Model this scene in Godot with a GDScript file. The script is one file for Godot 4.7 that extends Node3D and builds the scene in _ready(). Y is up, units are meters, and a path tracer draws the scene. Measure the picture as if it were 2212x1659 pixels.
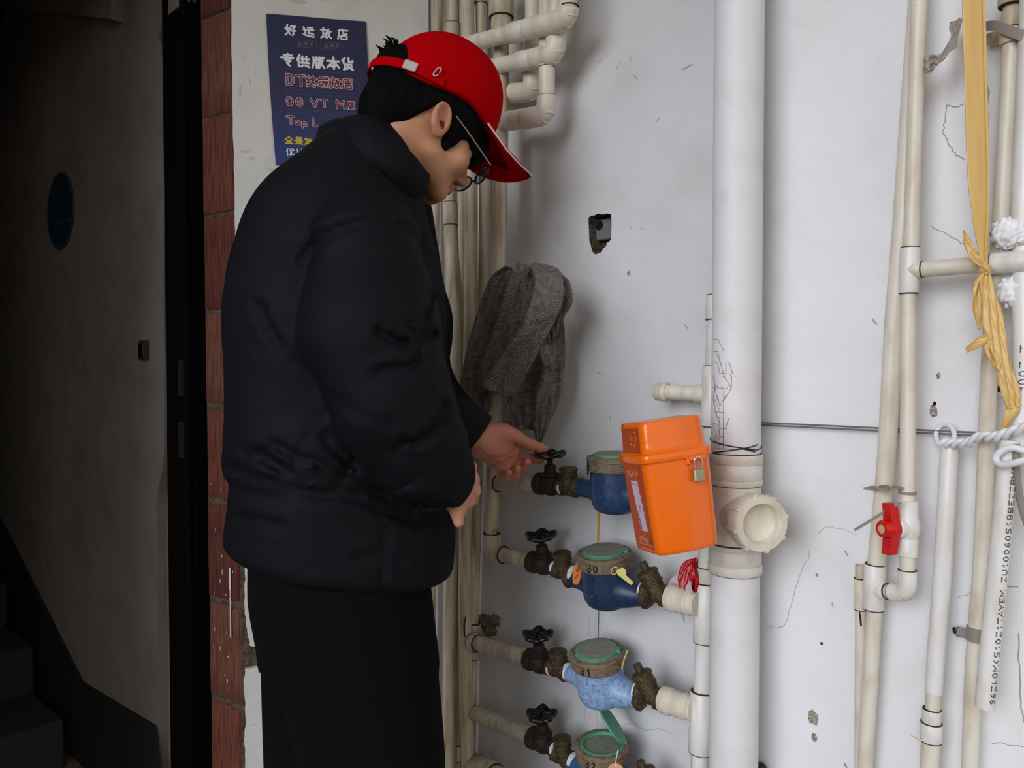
extends Node3D
# A man in a red cap turns a valve at a wall of water meters. Units are metres, y is up; the meter wall stands at 45 degrees to the view.

const FOCAL := 1661.0                       # focal length in pixels of the 2212 x 1659 frame
const EYE := Vector3(0, 1.2, 0)
const PITCH := -0.0262
const AWAY := 1.636                         # where the meter wall crosses the line of sight
const ALONG := Vector3(0.70711, 0, 0.70711) # along the meter wall, towards the viewer
const OUTWARD := Vector3(-0.70711, 0, 0.70711)
const CORNER := Vector3(-0.194, 0, -1.83)   # where the poster wall meets the meter wall
const LEFTWARD := Vector3(-0.9659, 0, 0.2588)
const LEFT_OUT := Vector3(0.2588, 0, 0.9659)
var wall_basis := Basis(ALONG, Vector3.UP, OUTWARD)
var wall_origin := Vector3(0, 0, -AWAY)
var left_basis := Basis(-LEFTWARD, Vector3.UP, LEFT_OUT)
var rng := RandomNumberGenerator.new()
var mats := {}
var taken := {}

# ---------------------------------------------------------------- places
func ray(px: float, py: float) -> Vector3:
	return Basis(Vector3.RIGHT, PITCH) * Vector3((px - 1106.0) / FOCAL, (829.5 - py) / FOCAL, -1.0)

func far_point(px: float, py: float, depth: float) -> Vector3:
	var d := ray(px, py)
	return EYE + d * (depth / -d.z)

func on_wall(px: float, py: float, h: float) -> Vector3:      # a point h in front of the meter wall, in the wall's own axes
	var d := ray(px, py)
	var t := (h - OUTWARD.dot(EYE - wall_origin)) / OUTWARD.dot(d)
	var p := EYE + d * t
	return Vector3(ALONG.dot(p - wall_origin), p.y, h)

func on_left(px: float, py: float, h: float) -> Vector3:      # the same for the poster wall (x runs from the corner, negative to the left)
	var d := ray(px, py)
	var t := (h - LEFT_OUT.dot(EYE - CORNER)) / LEFT_OUT.dot(d)
	var p := EYE + d * t
	return Vector3((-LEFTWARD).dot(p - CORNER), p.y, h)

# ---------------------------------------------------------------- shapes
func shape() -> SurfaceTool:
	var s := SurfaceTool.new()
	s.begin(Mesh.PRIMITIVE_TRIANGLES)
	return s

func tri(s: SurfaceTool, a: Vector3, b: Vector3, c: Vector3, g := 1) -> void:   # counter-clockwise as seen from outside
	s.set_smooth_group(g)
	s.add_vertex(a)
	s.add_vertex(c)
	s.add_vertex(b)

func quad(s: SurfaceTool, a: Vector3, b: Vector3, c: Vector3, d: Vector3, g := 1) -> void:
	tri(s, a, b, c, g)
	tri(s, a, c, d, g)

func cap(s: SurfaceTool, ring: PackedVector3Array, up: bool) -> void:
	var m := Vector3.ZERO
	for p in ring:
		m += p
	m /= ring.size()
	for j in ring.size():
		var q := ring[(j + 1) % ring.size()]
		if up:
			tri(s, m, ring[j], q, -1)
		else:
			tri(s, m, q, ring[j], -1)

func loft(s: SurfaceTool, rings: Array, caps := true, g := 1, groups := []) -> void:
	for i in rings.size() - 1:
		var a: PackedVector3Array = rings[i]
		var b: PackedVector3Array = rings[i + 1]
		var k: int = groups[i] if groups.size() > i else g
		for j in a.size():
			var n := (j + 1) % a.size()
			quad(s, a[j], a[n], b[n], b[j], k)
	if caps:
		cap(s, rings[0], false)
		cap(s, rings[-1], true)

func tube(s: SurfaceTool, pts: Array, r, n := 14, caps := true) -> void:        # r: one radius, or one for each point
	var rings := []
	var u := Vector3.ZERO
	for i in pts.size():
		var p: Vector3 = pts[i]
		var t: Vector3
		if i == 0:
			t = pts[1] - p
		elif i == pts.size() - 1:
			t = p - pts[i - 1]
		else:
			t = (pts[i + 1] - p).normalized() + (p - pts[i - 1]).normalized()
		t = t.normalized()
		if u == Vector3.ZERO:
			u = t.cross(Vector3.RIGHT if absf(t.x) < 0.7 else Vector3.UP).normalized()
		u = (u - t * u.dot(t)).normalized()
		var v := t.cross(u)
		var rad: float = r[i] if r is Array else r
		var ring := PackedVector3Array()
		for j in n:
			var a := TAU * j / n
			ring.append(p + (u * cos(a) + v * sin(a)) * rad)
		rings.append(ring)
	loft(s, rings, caps)

func lathe(s: SurfaceTool, prof: Array, n := 24, xf := Transform3D()) -> void:  # prof: Vector2(radius, height), from below outside round to the top
	var rings := []
	var groups := []
	var g := 1
	for i in prof.size():
		var q: Vector2 = prof[i]
		var ring := PackedVector3Array()
		for j in n:
			var a := TAU * j / n
			ring.append(xf * Vector3(q.x * sin(a), q.y, q.x * cos(a)))
		rings.append(ring)
		if i > 1:
			var e: Vector2 = prof[i - 1] - prof[i - 2]
			var f: Vector2 = q - prof[i - 1]
			if absf(e.angle_to(f)) > 0.6:
				g += 1
		if i > 0:
			groups.append(g)
	loft(s, rings, false, 1, groups)
	if prof[0].x > 0.0001:
		cap(s, rings[0], false)
	if prof[-1].x > 0.0001:
		cap(s, rings[-1], true)

func block(s: SurfaceTool, xf: Transform3D, size: Vector3, bev := 0.002) -> void:   # a chamfered box about its middle
	var h := size / 2.0
	var rings := []
	for lv in [[-h.y, bev], [-h.y + bev, 0.0], [h.y - bev, 0.0], [h.y, bev]]:
		var i: float = lv[1]
		var ring := PackedVector3Array()
		var x := h.x - i
		var z := h.z - i
		for q in [Vector2(-x + bev, z), Vector2(x - bev, z), Vector2(x, z - bev), Vector2(x, -z + bev), Vector2(x - bev, -z), Vector2(-x + bev, -z), Vector2(-x, -z + bev), Vector2(-x, z - bev)]:
			ring.append(xf * Vector3(q.x, lv[0], q.y))
		rings.append(ring)
	loft(s, rings, true, -1)

func slab(s: SurfaceTool, poly: PackedVector2Array, z0: float, z1: float, xf := Transform3D()) -> void:   # an outline in x, y with thickness
	if Geometry2D.is_polygon_clockwise(poly):
		poly.reverse()
	var idx := Geometry2D.triangulate_polygon(poly)
	for k in range(0, idx.size(), 3):
		var a := poly[idx[k]]
		var b := poly[idx[k + 1]]
		var c := poly[idx[k + 2]]
		if (b - a).cross(c - a) < 0:
			var t := b
			b = c
			c = t
		tri(s, xf * Vector3(a.x, a.y, z1), xf * Vector3(b.x, b.y, z1), xf * Vector3(c.x, c.y, z1), -1)
		tri(s, xf * Vector3(a.x, a.y, z0), xf * Vector3(c.x, c.y, z0), xf * Vector3(b.x, b.y, z0), -1)
	for j in poly.size():
		var p := poly[j]
		var q := poly[(j + 1) % poly.size()]
		quad(s, xf * Vector3(p.x, p.y, z0), xf * Vector3(q.x, q.y, z0), xf * Vector3(q.x, q.y, z1), xf * Vector3(p.x, p.y, z1), -1)

func ribbon(s: SurfaceTool, pts: Array, wide: Array, across: Array, thick := 0.0006) -> void:   # a strip of cloth or plastic: centre points, half widths, directions across
	var rings := []
	for i in pts.size():
		var p: Vector3 = pts[i]
		var t: Vector3 = (pts[mini(i + 1, pts.size() - 1)] - pts[maxi(i - 1, 0)]).normalized()
		var a: Vector3 = across[i % across.size()]
		a = (a - t * a.dot(t)).normalized()
		var n := t.cross(a) * thick
		var w: float = wide[i]
		rings.append(PackedVector3Array([p + a * w - n, p + a * w + n, p - a * w + n, p - a * w - n]))
	loft(s, rings, true, -1)

func ink(s: SurfaceTool, pts: Array, w: float, lift := 0.0004) -> void:         # a line drawn on a surface that faces +z
	for i in pts.size() - 1:
		var a: Vector3 = pts[i]
		var b: Vector3 = pts[i + 1]
		var d := Vector3(b.x - a.x, b.y - a.y, 0).normalized() * w * 0.5
		var n := Vector3(-d.y, d.x, 0)
		var z := Vector3(0, 0, lift)
		quad(s, a - d * 0.4 - n + z, b + d * 0.4 - n + z, b + d * 0.4 + n + z, a - d * 0.4 + n + z, -1)

func ink_round(s: SurfaceTool, strokes: String, at: Vector3, r: float, ang: float, size: Vector2, w: float, turn := 0) -> void:   # strokes written round an upright cylinder of radius r
	for line in strokes.split("|"):
		var prev := Vector2.INF
		for q in line.split(" "):
			var g := Vector2(q.substr(0, 1).to_int() / 9.0 - 0.5, 0.5 - q.substr(1, 1).to_int() / 9.0)
			if turn == 1:
				g = Vector2(-g.y, g.x)
			elif turn == -1:
				g = Vector2(g.y, -g.x)
			g *= size
			if prev != Vector2.INF:
				var d := (g - prev).normalized() * w * 0.5
				var n := Vector2(-d.y, d.x)
				var c := []
				for e in [prev - d - n, g + d - n, g + d + n, prev - d + n]:
					var a: float = ang + e.x / r
					c.append(at + Vector3((r + 0.0005) * sin(a), e.y, (r + 0.0005) * cos(a)))
				quad(s, c[0], c[1], c[2], c[3], -1)
			prev = g

func smooth_path(pts: Array, per := 8) -> Array:                # a curve through the points
	var c := Curve3D.new()
	for i in pts.size():
		var t: Vector3 = (pts[mini(i + 1, pts.size() - 1)] - pts[maxi(i - 1, 0)]) / 6.0
		c.add_point(pts[i], -t, t)
	var out := []
	for i in pts.size() - 1:
		for k in per:
			out.append(c.sample(i, float(k) / per))
	out.append(pts[-1])
	return out

func bend(a: Vector3, mid: Vector3, b: Vector3, r: float, n := 6) -> Array:      # a corner at mid rounded off with radius about r
	var p := mid + (a - mid).normalized() * r
	var q := mid + (b - mid).normalized() * r
	var out := []
	for i in n + 1:
		var t := float(i) / n
		out.append(p.lerp(mid, t).lerp(mid.lerp(q, t), t))
	return out

# ---------------------------------------------------------------- objects
func numbered(called: String) -> String:
	if not taken.has(called):
		taken[called] = 0
		return called
	taken[called] += 1
	return "%s_%03d" % [called, taken[called]]

func tag(o: Node3D, label: String, category: String, group := "") -> void:
	o.set_meta("label", label)
	o.set_meta("category", category)
	if group:
		o.set_meta("group", group)

func thing(called: String, label: String, category: String, at: Vector3, basis := Basis(), group := "") -> Node3D:
	var o := Node3D.new()
	o.name = numbered(called)
	o.transform = Transform3D(basis, at)
	add_child(o)
	tag(o, label, category, group)
	return o

func wall_thing(called: String, label: String, category: String, base: Vector3, group := "") -> Node3D:  # base in the meter wall's axes
	var o := thing(called, label, category, wall_origin + wall_basis * base, wall_basis, group)
	o.set_meta("from", base)
	return o

func part(called: String, s, m: Material, parent: Node3D, xf := Transform3D()) -> MeshInstance3D:
	var o := MeshInstance3D.new()
	o.name = called
	if s is SurfaceTool:
		s.generate_normals()
		o.mesh = s.commit()
	else:
		o.mesh = s
	o.material_override = m
	o.transform = xf
	parent.add_child(o, true)
	return o

func wpart(called: String, s, m: Material, parent: Node3D) -> MeshInstance3D:   # geometry given in the wall's axes
	var root := parent
	while not root.has_meta("from"):
		root = root.get_parent()
	var shift := Vector3.ZERO if parent != root else -(root.get_meta("from") as Vector3)
	return part(called, s, m, parent, Transform3D(Basis(), shift))

func structure(called: String, s, m: Material, xf := Transform3D()) -> MeshInstance3D:
	var o := part(called, s, m, self, xf)
	o.set_meta("kind", "structure")
	return o

# ---------------------------------------------------------------- materials
func noise_tex(sd: int, freq: float, ramp: Array, size := 512, oct := 4, kind := FastNoiseLite.TYPE_SIMPLEX_SMOOTH) -> NoiseTexture2D:
	var n := FastNoiseLite.new()
	n.seed = sd
	n.frequency = freq
	n.noise_type = kind
	n.fractal_octaves = oct
	var t := NoiseTexture2D.new()
	t.width = size
	t.height = size
	t.seamless = true
	t.noise = n
	if ramp:
		var g := Gradient.new()
		g.offsets = PackedFloat32Array(ramp.map(func(e): return e[0]))
		g.colors = PackedColorArray(ramp.map(func(e): return e[1]))
		t.color_ramp = g
	return t

func grey(v: float) -> Color:
	return Color(v, v, v)

func mat(key: String, col: Color, rough := 0.6, tex: Texture2D = null, scale := 4.0, metal := 0.0) -> StandardMaterial3D:
	if mats.has(key):
		return mats[key]
	var m := StandardMaterial3D.new()
	m.resource_name = key
	m.albedo_color = col
	m.roughness = rough
	m.metallic = metal
	if tex:
		m.albedo_texture = tex
		m.uv1_triplanar = true
		m.uv1_scale = Vector3.ONE * scale
	mats[key] = m
	return m

func relief(m: StandardMaterial3D, t: Texture2D, cm: float) -> StandardMaterial3D:
	m.heightmap_enabled = true
	m.heightmap_texture = t
	m.heightmap_scale = cm
	return m

func make_materials() -> void:
	var dirt := noise_tex(3, 0.012, [[0.0, Color(0.86, 0.82, 0.75)], [0.35, Color(0.955, 0.94, 0.91)], [0.6, Color.WHITE], [1.0, Color.WHITE]], 512, 5)
	var grime := noise_tex(9, 0.02, [[0.0, Color(0.45, 0.38, 0.30)], [0.35, Color(0.75, 0.68, 0.58)], [0.55, Color(0.97, 0.95, 0.92)], [1.0, Color.WHITE]], 512, 5)
	var film := noise_tex(10, 0.02, [[0.0, Color(0.70, 0.63, 0.53)], [0.4, Color(0.90, 0.86, 0.80)], [0.65, Color.WHITE], [1.0, Color.WHITE]], 512, 4)
	var fine := noise_tex(21, 0.08, [[0.0, grey(0.0)], [1.0, grey(1.0)]], 512, 4)
	var coarse := noise_tex(22, 0.02, [[0.0, grey(0.0)], [1.0, grey(1.0)]], 512, 4)
	var mottle := noise_tex(31, 0.006, [[0.0, Color(0.95, 0.945, 0.93)], [0.45, Color(0.985, 0.985, 0.985)], [1.0, Color.WHITE]], 1024, 6)
	var rust := noise_tex(41, 0.03, [[0.0, Color(0.35, 0.22, 0.12)], [0.45, Color(0.8, 0.7, 0.5)], [1.0, Color.WHITE]], 512, 5)
	var paint := noise_tex(51, 0.03, [[0.0, Color(0.55, 0.55, 0.55)], [0.4, Color(0.9, 0.9, 0.92)], [0.62, Color.WHITE], [0.78, Color(1.1, 1.15, 1.2)], [1.0, Color(1.3, 1.3, 1.3)]], 512, 5)
	relief(mat("plaster", Color(0.905, 0.905, 0.91), 0.75, mottle, 0.8), coarse, 0.25)
	relief(mat("plaster worn", Color(0.83, 0.83, 0.835), 0.75, mottle, 0.8), coarse, 0.25)
	relief(mat("plaster grey", Color(0.89, 0.885, 0.86), 0.85, mottle, 0.9), coarse, 0.3)
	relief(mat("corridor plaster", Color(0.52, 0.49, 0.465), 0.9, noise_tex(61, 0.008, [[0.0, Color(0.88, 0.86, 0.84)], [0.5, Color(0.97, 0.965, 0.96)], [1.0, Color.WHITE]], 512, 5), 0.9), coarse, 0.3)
	relief(mat("dado paint", Color(0.10, 0.10, 0.10), 0.7, mottle, 1.0), coarse, 0.3)
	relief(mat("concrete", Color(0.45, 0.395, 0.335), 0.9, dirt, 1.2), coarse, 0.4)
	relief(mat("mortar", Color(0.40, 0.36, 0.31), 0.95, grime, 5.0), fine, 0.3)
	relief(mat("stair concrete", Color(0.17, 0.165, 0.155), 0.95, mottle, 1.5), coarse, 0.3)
	mat("black steel", Color(0.02, 0.018, 0.017), 0.8).metallic_specular = 0.2
	var bt := noise_tex(71, 0.015, [[0.0, Color(0.55, 0.45, 0.42)], [0.4, Color(0.9, 0.85, 0.82)], [0.7, Color.WHITE], [1.0, Color(1.25, 1.15, 1.1)]], 512, 5)
	var streak := noise_tex(72, 0.02, [[0.0, grey(0.0)], [1.0, grey(1.0)]], 512, 3)
	for k in 3:
		var bm := relief(mat("brick %d" % k, [Color(0.47, 0.265, 0.205), Color(0.415, 0.215, 0.17), Color(0.48, 0.30, 0.235)][k], 0.9, bt, 3.0), streak, 0.25)
		bm.uv1_scale = Vector3(16, 1.2, 16)
		bm.uv1_offset = Vector3(0.3 * k, 0.17 * k, 0)
	mat("pvc", Color(0.875, 0.85, 0.79), 0.42, dirt, 3.0).uv1_scale = Vector3(5, 1.4, 5)
	mat("pvc old", Color(0.80, 0.76, 0.68), 0.5, film, 2.2).uv1_scale = Vector3(4.5, 0.5, 4.5)
	mat("pvc white", Color(0.90, 0.895, 0.885), 0.38, dirt, 2.5).uv1_scale = Vector3(5, 1.2, 5)
	mat("drain", Color(0.89, 0.885, 0.89), 0.55, noise_tex(81, 0.01, [[0.0, Color(0.95, 0.94, 0.93)], [0.4, Color(0.985, 0.985, 0.985)], [1.0, Color.WHITE]], 512, 5), 3.0)
	mat("drain fitting", Color(0.88, 0.865, 0.835), 0.45, dirt, 4.0)
	mat("groove", Color(0.22, 0.17, 0.11), 0.9)
	relief(mat("brass", Color(0.36, 0.315, 0.235), 0.5, grime, 9.0, 0.45), fine, 0.1)
	relief(mat("ring brass", Color(0.50, 0.445, 0.37), 0.75, film, 7.0, 0.05), fine, 0.03)
	relief(mat("iron", Color(0.20, 0.175, 0.155), 0.65, grime, 9.0, 0.3), fine, 0.15)
	relief(mat("rusty", Color(0.36, 0.17, 0.09), 0.9, rust, 14.0), fine, 0.2)
	mat("tape", Color(0.88, 0.87, 0.84), 0.7)
	mat("black plastic", Color(0.035, 0.034, 0.037), 0.32)
	for e in [["blue", Color(0.15, 0.265, 0.41)], ["navy", Color(0.125, 0.215, 0.345)], ["pale blue", Color(0.56, 0.68, 0.83)], ["mid blue", Color(0.24, 0.38, 0.55)]]:
		relief(mat("enamel " + e[0], e[1], 0.4, paint, 7.0), fine, 0.015)
	mat("green plastic", Color(0.30, 0.60, 0.47), 0.5)
	mat("dusty lid", Color(0.50, 0.52, 0.46), 0.9, dirt, 9.0)
	mat("orange plastic", Color(0.95, 0.43, 0.05), 0.22)
	mat("lock body", Color(0.66, 0.62, 0.52), 0.35, null, 1, 0.8)
	mat("chrome", Color(0.85, 0.85, 0.85), 0.18, null, 1, 1.0)
	mat("steel wire", Color(0.42, 0.44, 0.43), 0.5, null, 1, 0.3)
	mat("tie wire", Color(0.13, 0.13, 0.14), 0.5)
	mat("ink", Color(0.02, 0.02, 0.025), 0.7)
	mat("print grey", Color(0.30, 0.30, 0.32), 0.7)
	mat("pencil", Color(0.50, 0.48, 0.50), 0.9)
	mat("crack", Color(0.62, 0.61, 0.60), 0.95)
	mat("drip stain", Color(0.70, 0.68, 0.66), 0.9)
	mat("smudge", Color(0.80, 0.79, 0.755), 0.9)
	mat("bare patch", Color(0.66, 0.65, 0.63), 0.95, grime, 20.0)
	mat("dark hole", Color(0.012, 0.012, 0.012), 0.95)
	mat("box plastic", Color(0.44, 0.44, 0.43), 0.6)
	mat("red plastic", Color(0.78, 0.03, 0.03), 0.35)
	mat("dull cream", Color(0.80, 0.70, 0.50), 0.6)
	mat("cord white", Color(0.90, 0.90, 0.915), 0.33)
	mat("cable grey", Color(0.55, 0.53, 0.49), 0.5)
	mat("tie strip", Color(0.57, 0.52, 0.47), 0.6)
	var clear := mat("cloudy plastic", Color(0.62, 0.58, 0.54), 0.35)
	clear.backlight_enabled = true
	clear.backlight = Color(0.3, 0.28, 0.26)
	relief(mat("foam tape", Color(0.93, 0.93, 0.935), 0.9), fine, 0.5)
	var satin := mat("satin", Color(0.86, 0.71, 0.43), 0.38)
	satin.backlight_enabled = true
	satin.backlight = Color(0.3, 0.24, 0.13)
	satin.anisotropy_enabled = false
	mat("tag orange", Color(0.85, 0.45, 0.22), 0.5)
	mat("tag yellow", Color(0.85, 0.80, 0.48), 0.5)
	var bag := mat("bag red", Color(0.70, 0.02, 0.05), 0.3)
	bag.backlight_enabled = true
	bag.backlight = Color(0.4, 0.05, 0.06)
	mat("bag pale", Color(0.78, 0.70, 0.74), 0.35)
	relief(mat("towel", Color(0.46, 0.43, 0.415), 1.0, noise_tex(91, 0.03, [[0.0, Color(0.6, 0.58, 0.56)], [0.5, Color(0.95, 0.93, 0.92)], [1.0, Color(1.3, 1.22, 1.2)]], 512, 5), 5.0), fine, 0.5)
	mat("yellow thread", Color(0.78, 0.52, 0.12), 0.6)

# ---------------------------------------------------------------- the scene
func set_camera_and_light() -> void:
	var c := Camera3D.new()
	c.name = "camera"
	c.fov = rad_to_deg(2.0 * atan(829.5 / FOCAL))
	c.near = 0.05
	c.transform = Transform3D(Basis(Vector3.RIGHT, PITCH), EYE)
	add_child(c)
	c.current = true
	var e := Environment.new()
	var sky := ProceduralSkyMaterial.new()
	sky.sky_top_color = Color(0.80, 0.80, 0.80)
	sky.sky_horizon_color = Color(0.90, 0.875, 0.83)
	sky.ground_bottom_color = Color(0.40, 0.35, 0.30)
	sky.ground_horizon_color = Color(0.50, 0.47, 0.43)
	sky.sun_angle_max = 1.0
	e.background_mode = Environment.BG_SKY
	e.sky = Sky.new()
	e.sky.sky_material = sky
	e.background_energy_multiplier = 1.3
	e.tonemap_mode = Environment.TONE_MAPPER_LINEAR
	e.tonemap_exposure = 1.15
	e.sdfgi_enabled = true
	e.ssao_enabled = true
	e.ssil_enabled = true
	var w := WorldEnvironment.new()
	w.name = "environment"
	w.environment = e
	add_child(w)
	var sun := DirectionalLight3D.new()      # the hazy brightness low over the yard behind the man
	sun.name = "hazy_sun"
	sun.light_energy = 0.50
	sun.light_color = Color(0.955, 0.968, 1.0)
	sun.light_angular_distance = 34.0
	sun.shadow_enabled = true
	sun.look_at_from_position(Vector3.ZERO, Vector3(0.575, -0.27, -0.77))
	add_child(sun)

func _ready() -> void:
	rng.seed = 7
	set_camera_and_light()
	make_materials()
	build_room()
	build_left_pipes()
	build_meters()
	build_drain()
	build_right_pipes()
	build_small_things()
	build_person()

# ---------------------------------------------------------------- the setting
func crack(parent: Node3D, pts: Array, w: float, m := "crack") -> void:          # a hairline drawn on the meter wall through these places
	var s := shape()
	var q := []
	for p in pts:
		q.append(on_wall(p[0], p[1], 0.0))
	var r := []
	for i in q.size() - 1:
		for k in 4:
			var v: Vector3 = q[i].lerp(q[i + 1], k / 4.0)
			r.append(v + Vector3(rng.randf_range(-1, 1), rng.randf_range(-1, 1), 0) * 0.0012)
	r.append(q[-1])
	ink(s, r, w, 0.0003)
	var o := part("crack" if m == "crack" else ("drip_stain" if m == "drip stain" else "scuff"), s, mats[m], parent, parent.transform.affine_inverse() * Transform3D(wall_basis, wall_origin))
	o.position += Vector3.ZERO

func patch(parent: Node3D, px: float, py: float, w: float, h: float, m: String, called: String, sd: int) -> void:   # a chip in the plaster with an uneven rim
	var c := on_wall(px, py, 0.0)
	var r := RandomNumberGenerator.new()
	r.seed = sd
	var poly := PackedVector2Array()
	for k in 14:
		var a := TAU * k / 14
		var q := r.randf_range(0.7, 1.1)
		poly.append(Vector2(c.x + cos(a) * w * q * 0.5, c.y + sin(a) * h * q * 0.5))
	var s := shape()
	slab(s, poly, -0.001, 0.0004)
	part(called, s, mats[m], parent, parent.transform.affine_inverse() * Transform3D(wall_basis, wall_origin))

func build_room() -> void:
	var s := shape()
	block(s, Transform3D(Basis(), Vector3(0, -0.1, 0)), Vector3(9, 0.2, 10), 0.01)
	structure("floor", s, mats["concrete"])
	s = shape()
	block(s, Transform3D(Basis(), Vector3(-0.6, 2.72, -2.0)), Vector3(7.0, 0.2, 4.2), 0.01)
	structure("ceiling", s, mats["plaster grey"])

	# the meter wall, with the broken hole for the wall box
	var wall := CSGBox3D.new()
	wall.name = "wall_middle"
	wall.size = Vector3(0.85, 2.7, 0.22)
	wall.transform = Transform3D(wall_basis, wall_origin + wall_basis * Vector3(-0.30 + 0.425, 1.3, -0.11))
	wall.material = mats["plaster worn"]
	wall.set_meta("kind", "structure")
	var poly := PackedVector2Array()
	for p in [[1271, 472], [1275, 466], [1284, 465], [1292, 461], [1303, 463], [1309, 461], [1320, 462], [1321, 480], [1320, 516], [1316, 522], [1311, 524], [1309, 533], [1303, 537], [1299, 545], [1286, 550], [1279, 543], [1276, 530], [1273, 520]]:
		var q := on_wall(p[0], p[1], 0.0)
		poly.append(Vector2(q.x, q.y))
	var cut := CSGPolygon3D.new()
	cut.name = "hole"
	cut.operation = CSGShape3D.OPERATION_SUBTRACTION
	cut.polygon = poly
	cut.depth = 0.045
	cut.transform = wall.transform.affine_inverse() * Transform3D(wall_basis, wall_origin) * Transform3D(Basis(), Vector3(0, 0, 0.005))
	wall.add_child(cut)
	cut.material = mats["mortar"]
	add_child(wall)
	s = shape()     # the newer paint begins behind the drain pipe
	block(s, Transform3D(Basis(), Vector3(0.55 + 1.275, 1.3, -0.11)), Vector3(2.55, 2.7, 0.22), 0.001)
	structure("wall_right", s, mats["plaster"], Transform3D(wall_basis, wall_origin))
	crack(wall, [[2082, 225], [2068, 231], [2045, 229], [2040, 265], [2038, 285], [2052, 315], [2066, 335], [2085, 345]], 0.0012)
	crack(wall, [[2010, 489], [2045, 505], [2075, 525], [2102, 528]], 0.0010)
	crack(wall, [[1650, 1352], [1680, 1357], [1697, 1350], [1705, 1320], [1720, 1270], [1735, 1225], [1750, 1200], [1748, 1190]], 0.0008)
	crack(wall, [[1765, 1155], [1785, 1137], [1810, 1140], [1850, 1155]], 0.0006)
	crack(wall, [[1350, 1565], [1370, 1562], [1395, 1578], [1425, 1575], [1450, 1585]], 0.0008)
	crack(wall, [[2127, 120], [2134, 200], [2131, 320], [2126, 350]], 0.0022)
	crack(wall, [[2203, 1370], [2200, 1420], [2203, 1500], [2212, 1560]], 0.0016)
	crack(wall, [[2070, 1290], [2092, 1283], [2110, 1282]], 0.0009)
	crack(wall, [[2140, 1605], [2165, 1604], [2190, 1612], [2212, 1612]], 0.0009)
	crack(wall, [[2165, 1265], [2180, 1266], [2200, 1268]], 0.0012)
	for d in [[1287, 1312, 1385], [1293, 1315, 1420], [1274, 1330, 1375], [1300, 1315, 1360], [1265, 1500, 1560], [1292, 1470, 1590], [1240, 1640, 1659]]:
		crack(wall, [[d[0], d[1]], [d[0] - 2, d[2]]], 0.0008, "drip stain")
	for d in [[1360, 120, 1362, 132], [1300, 128, 1290, 136], [1340, 135, 1330, 150], [1475, 150, 1495, 140], [1368, 160, 1376, 172], [1420, 262, 1424, 254], [1356, 480, 1364, 494], [1383, 490, 1388, 496], [1316, 898, 1319, 908], [1360, 585, 1358, 592], [1290, 806, 1302, 808], [1480, 700, 1486, 712], [1560, 1260, 1566, 1272], [1885, 690, 1893, 700], [1826, 1190, 1832, 1200], [1797, 1300, 1800, 1312], [1825, 1650, 1830, 1659], [1475, 1330, 1478, 1345], [1447, 1393, 1455, 1408], [1462, 1382, 1458, 1400]]:
		crack(wall, [[d[0], d[1]], [d[2], d[3]]], rng.randf_range(0.0012, 0.0026), "tape" if d[1] > 1380 and d[0] < 1470 else "drip stain")
	patch(wall, 1757, 1550, 0.017, 0.026, "bare patch", "plaster_chip", 3)
	patch(wall, 1759, 1592, 0.010, 0.014, "bare patch", "plaster_chip", 4)
	patch(wall, 1775, 1390, 0.004, 0.005, "dark hole", "plaster_chip", 5)
	patch(wall, 2027, 812, 0.005, 0.010, "bare patch", "plaster_chip", 6)
	patch(wall, 2019, 872, 0.005, 0.006, "dark hole", "plaster_chip", 7)
	patch(wall, 2017, 888, 0.010, 0.020, "bare patch", "plaster_chip", 8)
	patch(wall, 1358, 590, 0.007, 0.010, "bare patch", "plaster_chip", 9)
	patch(wall, 2142, 76, 0.006, 0.009, "dark hole", "screw_hole", 10)
	patch(wall, 1765, 1242, 0.005, 0.006, "bare patch", "plaster_chip", 11)

	# the poster wall: core with a bare brick end, and the plaster on its front
	var jd := Vector3(-0.819, 0, -0.574)
	var near_top := on_left(499, 0, 0.0)
	var near_low := on_left(523, 1659, 0.0)
	var lean := (near_low.x - near_top.x) / (near_low.y - near_top.y)
	var near_at := func(y: float) -> Vector3: return CORNER + left_basis * Vector3(near_top.x + lean * (y - near_top.y), y, 0.0)
	s = shape()
	var rings := []
	for y in [0.0, 2.64]:
		var a: Vector3 = near_at.call(y)
		var b := a + jd * 0.124
		rings.append(PackedVector3Array([a + jd * 0.006 + Vector3(0.006, 0, 0), Vector3(CORNER.x, y, CORNER.z) + Vector3(0.02, 0, -0.01), Vector3(CORNER.x, y, CORNER.z) + Vector3(0.02, 0, -0.2), b + Vector3(0.25, 0, -0.05), b + Vector3(0.008, 0, 0.004)]))
	loft(s, rings, true, -1)
	var left := structure("wall_left", s, mats["mortar"])
	s = shape()
	var edge := [[498, -120], [499, 60], [501, 180], [504, 330], [507, 470], [510, 600], [512, 760], [514, 900], [518, 1050], [526, 1200], [529, 1250], [527, 1300], [532, 1350], [538, 1380], [541, 1395], [552, 1398], [562, 1402], [562, 1440], [548, 1443], [530, 1446], [526, 1470], [530, 1520], [531, 1560], [527, 1600], [530, 1640], [532, 1800], [534, 2300]]
	var outline := PackedVector2Array()
	for i in edge.size() - 1:
		for k in 4:
			var px := lerpf(edge[i][0], edge[i + 1][0], k / 4.0) + rng.randf_range(-1.3, 1.3)
			var py := lerpf(edge[i][1], edge[i + 1][1], k / 4.0)
			var q := on_left(px, py, 0.012)
			if q.y < 2.62 and q.y > 0.002:
				outline.append(Vector2(q.x, q.y))
	outline.append(Vector2(outline[-1].x, 0.001))
	outline.append(Vector2(-0.004, 0.001))
	outline.append(Vector2(-0.004, 2.62))
	outline.append(Vector2(outline[0].x, 2.62))
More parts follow.
